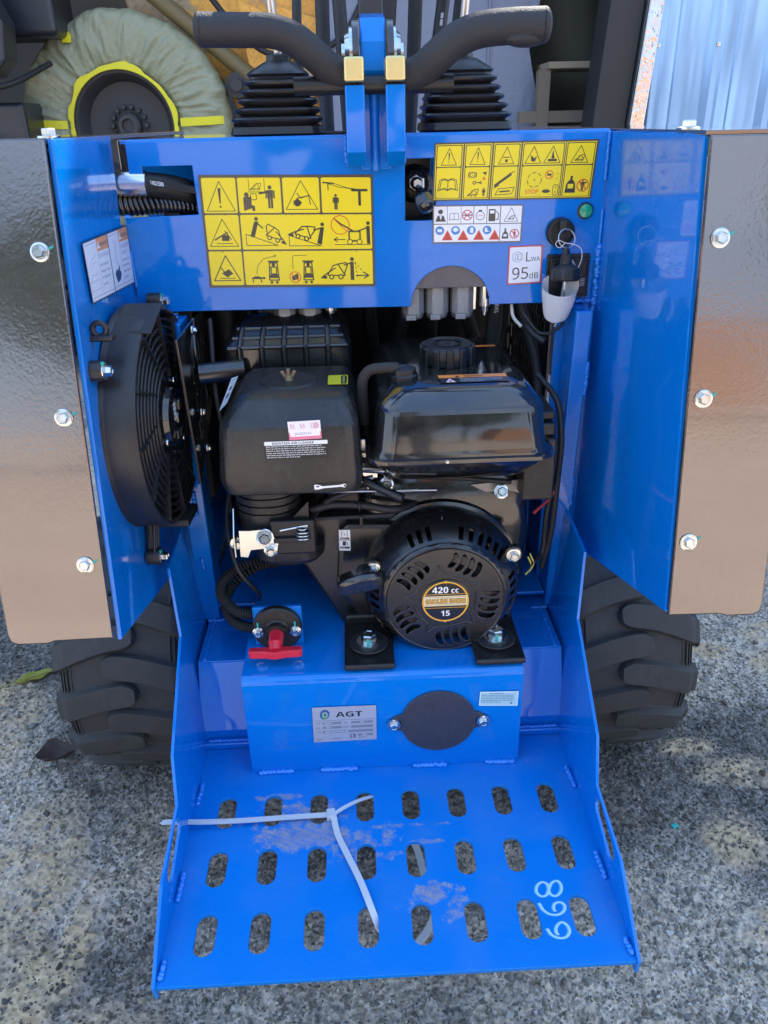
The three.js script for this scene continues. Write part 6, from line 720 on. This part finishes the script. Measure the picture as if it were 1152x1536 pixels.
// ───────────────────────── small things lying and hanging about ─────────────────────────
{
  const k = thing('ignition_key', 'black headed ignition key with steel ring hanging in the key switch', 'key', [0.283, 1.011, -0.04]);
  obj('blade', [bx(-0.0035, 0.0035, -0.001, 0.018, 0.0, 0.008, 0.001), bx(-0.0055, 0.0055, 0.003, 0.017, 0.007, 0.013, 0.002)], M.plastic, k);
  obj('key_ring', new THREE.TorusGeometry(0.0132, 0.0011, 10, 48).rotateY(0.25).rotateX(-0.35).translate(0.004, -0.006, 0.018), M.steel, k);
  obj('fob', [rod([0.003, -0.016, 0.018], [0.004, -0.03, 0.022], 0.0045, 0.006), lathe([[0.007, 0], [0.0075, 0.002], [0.009, 0.012], [0.0185, 0.018], [0.0205, 0.022], [0.0205, 0.034], [0.0185, 0.036], [0, 0.036]], [0.004, -0.028, 0.022], [0, -1, 0.12], 36), bx(-0.001, 0.009, -0.046, -0.026, 0.026, 0.031, 0.002)], M.plastic, k);
  obj('spare_blade', bx(0.0025, 0.0055, -0.088, -0.06, 0.024, 0.026, 0.0005), M.zinc, k);
  const t = thing('paper_tag', 'white paper tag curled under the ignition key on a thin string', 'tag', [0.2815, 0.935, -0.012]);
  const g = new THREE.PlaneGeometry(1, 1, 48, 30), p = g.attributes.position;
  for (let i = 0; i < p.count; i++) { const u = p.getX(i) + 0.5, v = p.getY(i) + 0.5, a = -2.6 + u * 5.3, r = mix(0.0165, 0.0255, Math.pow(v, 0.7)) * (1 + 0.12 * u) + 0.0016 * (noise3(u * 9, v * 5, 3) - 0.5); const top = 0.007 - 0.013 * Math.cos(a) + (u > 0.74 ? 0.026 * sm((u - 0.72) / 0.28) : 0) ; p.setXYZ(i, r * Math.sin(a) * 1.0 + (v - 0.5) * 0.004 - 0.004, mix(-0.03 - 0.016 * Math.cos(a * 0.62) + 0.0025 * noise3(u * 7, 1, 2), top, v), r * Math.cos(a) * 0.75); }
  g.computeVertexNormals();
  { const m = new THREE.Mesh(g, phys({ color: 0xffffff, map: canvas(256, 160, (c) => { c.fillStyle = '#f6f5f4'; c.fillRect(0, 0, 256, 160); }), roughness: 0.9, transmission: 0, thickness: 0, side: THREE.DoubleSide, bumpMap: gritT, bumpScale: 0.0008 })); m.name = 'paper'; m.castShadow = m.receiveShadow = true; t.add(m); }
  obj('pen_mark', [rod([-0.006, 0.006, -0.0165], [-0.0055, 0.02, -0.0175], 0.0006, 0.0006, 6), new THREE.TorusGeometry(0.0022, 0.0005, 6, 14).translate(-0.013, 0.007, -0.0135)], std({ color: col(0.02, 0.02, 0.04), roughness: 0.6 }), t);
  obj('string', [tube([[0.0, 0.066, 0.004], [0.012, 0.064, 0.004], [0.023, 0.058, 0.004], [0.026, 0.045, 0.003], [0.022, 0.03, 0.002], [0.018, 0.018, 0.0]], 0.0006, 40, 6), tube([[0.0, 0.066, 0.004], [-0.008, 0.06, 0.006], [-0.014, 0.064, 0.006], [-0.011, 0.07, 0.006], [0.0, 0.066, 0.004]], 0.0006, 40, 6)], std({ color: col(0.7, 0.68, 0.66), roughness: 0.8 }), t);
  // cable ties
  const ribbon = (pts, w0, w1, th, nrm = V(0, 1, 0)) => { const c = new THREE.CatmullRomCurve3(pts.map((q) => V(q)), false, 'centripetal'), n = 50, P = []; const ring = []; for (let i = 0; i <= n; i++) { const q = c.getPoint(i / n), d = c.getTangent(i / n), s = d.clone().cross(nrm).normalize(), up = s.clone().cross(d).normalize(), w = mix(w0, w1, i / n) / 2; ring.push([[-w, -th], [w, -th], [w, th], [-w, th]].map(([a, b]) => q.clone().addScaledVector(s, a).addScaledVector(up, b).toArray())); } for (let i = 0; i < n; i++) for (let j = 0; j < 4; j++) { const a = ring[i][j], b = ring[i][(j + 1) % 4], c2 = ring[i + 1][(j + 1) % 4], d = ring[i + 1][j]; P.push(...a, ...b, ...c2, ...a, ...c2, ...d); } for (const [r, f] of [[ring[0], 1], [ring[n], 0]]) P.push(...r[0], ...r[f ? 3 : 1], ...r[2], ...r[0], ...r[2], ...r[f ? 1 : 3]); const gg = new THREE.BufferGeometry(); gg.setAttribute('position', new THREE.Float32BufferAttribute(P, 3)); gg.computeVertexNormals(); return gg; };
  const z1 = thing('cable_tie', 'white nylon cable tie lying looped through slots across the blue footplate', 'cable tie');
  obj('strap', [ribbon([[-0.3225, 0.275, 0.3331], [-0.3139, 0.276, 0.3333], [-0.2687, 0.274, 0.3343], [-0.2128, 0.27, 0.3317], [-0.1468, 0.267, 0.3271], [-0.0874, 0.2665, 0.3254]], 0.008, 0.0085, 0.0007), sheet([[0, 0], [0.008, 0.004], [0.008, -0.004]].map(([a, b]) => [a, b]), 0, 0.0014, [], 0).rotateX(-Math.PI / 2).translate(...[-0.3262, 0.2753, 0.3331]), ribbon([[-0.0797, 0.2665, 0.3259], [-0.0738, 0.263, 0.3565], [-0.0606, 0.264, 0.3921], [-0.043, 0.266, 0.4372], [-0.03, 0.263, 0.4752], [-0.0224, 0.252, 0.4919], [-0.0202, 0.235, 0.4909]], 0.0085, 0.0085, 0.0007), ribbon([[-0.0788, 0.2665, 0.3247], [-0.0651, 0.271, 0.3187], [-0.0457, 0.27, 0.3064], [-0.025, 0.262, 0.2911], [-0.0189, 0.252, 0.2793]], 0.0055, 0.005, 0.0007)], M.nylon, z1);
  obj('head', [bx(-0.0065, 0.0065, 0, 0.0085, -0.0085, 0.0085, 0.0015).rotateY(0.1).translate(...[-0.0829, 0.2605, 0.3239])], M.nylon, z1);
  const z2 = thing('cable_tie', 'pale cable tie curled on the ground seen through the footplate slots', 'cable tie');
  obj('strap', ribbon([[0.0431, 0.02, 0.156], [0.0529, 0.015, 0.181], [0.0606, 0.012, 0.227], [0.0726, 0.012, 0.2666], [0.0711, 0.012, 0.3035], [0.0552, 0.012, 0.3354], [0.0298, 0.012, 0.3642]], 0.012, 0.012, 0.0008), M.nylon, z2);
  // leaves on the ground
  const leafy = (w, l, curl) => { const s = [], n = 20; for (let i = 0; i <= n; i++) { const t = i / n; s.push([t * l, w * Math.pow(Math.sin(Math.PI * Math.pow(t, 0.85)), 1.1)]); } const pl = new THREE.PlaneGeometry(1, 1, 24, 6), pp = pl.attributes.position; for (let i = 0; i < pp.count; i++) { const t = pp.getX(i) + 0.5, q = pp.getY(i) * 2, hw = w * Math.pow(Math.max(0, Math.sin(Math.PI * Math.pow(t, 0.85))), 1.1); pp.setXYZ(i, t * l, 0.004 + curl * (q * q * hw * 0.7 + Math.pow(t - 0.5, 2) * 0.05) + 0.002 * Math.sin(t * 14 + q * 3), q * hw); } pl.computeVertexNormals(); return pl; };
  const lf = thing('fallen_leaf', 'yellow green leaf lying on the ground beside the wheel', 'leaf', [-0.853, 0.006, -0.3399]); lf.rotation.y = 0.5;
  obj('blade', leafy(0.017, 0.1, 0.4).translate(0.01, 0, 0), phys({ color: col(0.34, 0.32, 0.035), roughness: 0.55, transmission: 0.2, thickness: 0, side: THREE.DoubleSide }), lf); obj('stalk', tube([[-0.05, 0.004, 0.004], [-0.02, 0.006, 0], [0.02, 0.006, 0], [0.1, 0.006, 0]], 0.0013, 20, 6), std({ color: col(0.3, 0.26, 0.08), roughness: 0.7 }), lf);
  const dl = thing('dead_leaf', 'crumpled dark brown dead leaf on the ground by the tyre', 'leaf', [-0.6962, 0.008, -0.0743]); dl.rotation.y = 0.25;
  { const q = leafy(0.03, 0.085, 1.3), pp = q.attributes.position; for (let i = 0; i < pp.count; i++) pp.setY(i, pp.getY(i) + 0.012 * (fbm(pp.getX(i) * 50, 1, pp.getZ(i) * 50, 3))); q.computeVertexNormals(); obj('blade', q, std({ color: col(0.07, 0.05, 0.042), roughness: 0.85, side: THREE.DoubleSide }), dl); }
  { const q = bx(-0.006, 0.006, 0, 0.004, -0.004, 0.004, 0.001); const m = obj('glass_chip', q, M.paint); m.position.set(...[0.5239, 0.003, 0.1483]); m.rotation.y = 0.4; tag(m, 'small turquoise chip on the gravel right of the footplate', 'chip'); }
}
{
  const J = { hl: [-0.1, 0.93, 1.66], hr: [0.1, 0.93, 1.66], kl: [-0.13, 0.5, 1.62], kr: [0.13, 0.5, 1.64], al: [-0.15, 0.08, 1.68], ar: [0.15, 0.08, 1.7], tl: [-0.17, 0.04, 1.52], tr: [0.17, 0.04, 1.54], w: [0, 1.08, 1.66], c: [0, 1.3, 1.64], n: [0, 1.46, 1.61], h: [0, 1.57, 1.57], f: [0, 1.53, 1.54], sl: [-0.18, 1.39, 1.63], sr: [0.18, 1.39, 1.63], el: [-0.25, 1.12, 1.56], er: [0.25, 1.12, 1.56], wl: [-0.1, 1.12, 1.32], wr: [0.06, 1.12, 1.32], pl: [-0.085, 1.13, 1.24], pr: [0.045, 1.13, 1.24] };
  const B = [['hl', 'kl', 0.085, 0.058], ['hr', 'kr', 0.085, 0.058], ['kl', 'al', 0.056, 0.04], ['kr', 'ar', 0.056, 0.04], ['al', 'tl', 0.042, 0.03], ['ar', 'tr', 0.042, 0.03], ['hl', 'hr', 0.1, 0.1], ['w', 'hl', 0.11, 0.1], ['w', 'hr', 0.11, 0.1], ['w', 'c', 0.125, 0.14], ['c', 'sl', 0.11, 0.062], ['c', 'sr', 0.11, 0.062], ['c', 'n', 0.09, 0.055], ['n', 'h', 0.052, 0.085], ['h', 'f', 0.085, 0.07], ['sl', 'el', 0.055, 0.042], ['sr', 'er', 0.055, 0.042], ['el', 'wl', 0.04, 0.028], ['er', 'wr', 0.04, 0.028], ['wl', 'pl', 0.028, 0.03], ['wr', 'pr', 0.028, 0.03]].map(([a, b, p, q]) => [V(J[a]), V(J[b]), p, q]);
  for (const s of [-1, 1]) for (let k = 0; k < 4; k++) { const p = V(s < 0 ? J.pl : J.pr), q = p.clone().add(V(-s * 0.02, 0.03 - k * 0.02, -0.03)); B.push([p.clone().add(V(0, 0.03 - k * 0.02, -0.01)), q, 0.01, 0.009], [q, q.clone().add(V(-s * 0.035, 0, 0.0)), 0.009, 0.007]); }
  const N = 72, mc = new MarchingCubes(N, M.matte, false, false, 60000), cen = V(0, 0.86, 1.5), half = 0.9, p = V(0, 0, 0), d = V(0, 0, 0); mc.isolation = 0;
  for (let z = 0; z < N; z++) for (let y = 0; y < N; y++) for (let x = 0; x < N; x++) {
    p.set((x - N / 2) / (N / 2) * half + cen.x, (y - N / 2) / (N / 2) * half + cen.y, (z - N / 2) / (N / 2) * half + cen.z); let s = 0;
    if (Math.abs(p.x) < 0.45 && p.z > 1.1 && p.z < 1.9) for (const [a, b, r0, r1] of B) { d.copy(b).sub(a); const t = clamp(p.clone().sub(a).dot(d) / d.lengthSq()), e = p.distanceTo(d.multiplyScalar(t).add(a)) - mix(r0, r1, t); s += Math.exp(-e / 0.018); }
    mc.field[x + y * N + z * N * N] = s > 0 ? Math.min(0.5, 0.018 * Math.log(s)) : -0.5;
  }
  mc.update();
  const n = mc.count, pos = new Float32Array(n * 3), nor = new Float32Array(n * 3), cl = new Float32Array(n * 3);
  for (let i = 0; i < n; i++) { for (let c = 0; c < 3; c++) { pos[i * 3 + c] = mc.positionArray[i * 3 + c] * half + cen.getComponent(c); nor[i * 3 + c] = mc.normalArray[i * 3 + c]; } const y = pos[i * 3 + 1], z = pos[i * 3 + 2]; const q = y < 0.09 ? [0.02, 0.02, 0.02] : y < 0.98 ? [0.03, 0.035, 0.06] : z < 1.35 || y > 1.47 ? [0.4, 0.24, 0.17] : [0.035, 0.035, 0.04]; cl.set(q, i * 3); }
  const g = new THREE.BufferGeometry(); g.setAttribute('position', new THREE.BufferAttribute(pos, 3)); g.setAttribute('normal', new THREE.BufferAttribute(nor, 3)); g.setAttribute('color', new THREE.BufferAttribute(cl, 3));
  const t = thing('person', 'person in dark clothes standing before the loader and holding up a phone', 'person'), m = new THREE.Mesh(g, std({ color: 0xffffff, vertexColors: true, roughness: 0.85 })); m.name = 'body'; m.castShadow = m.receiveShadow = true; t.add(m);
  obj('hair', new THREE.SphereGeometry(0.1, 28, 18, 0, 6.2832, 0, 1.5).scale(0.92, 1, 1.05).rotateX(0.35).translate(0, 1.585, 1.578), std({ color: col(0.02, 0.015, 0.012), roughness: 0.8 }), t);
  const ph = thing('phone', 'dark phone held up in the hands of the person', 'phone', [-0.02, 1.13, 1.195]); obj('case', mv(new RoundedBoxGeometry(0.075, 0.155, 0.009, 3, 0.004), 0, 0, 0), M.blackSatin, ph); obj('lens', [disc([-0.018, 0.055, -0.0045], [0, 0, -1], 0.007, 0.002), disc([0.0, 0.055, -0.0045], [0, 0, -1], 0.007, 0.002)], M.blackGloss, ph);
}
renderer.render(scene, camera);
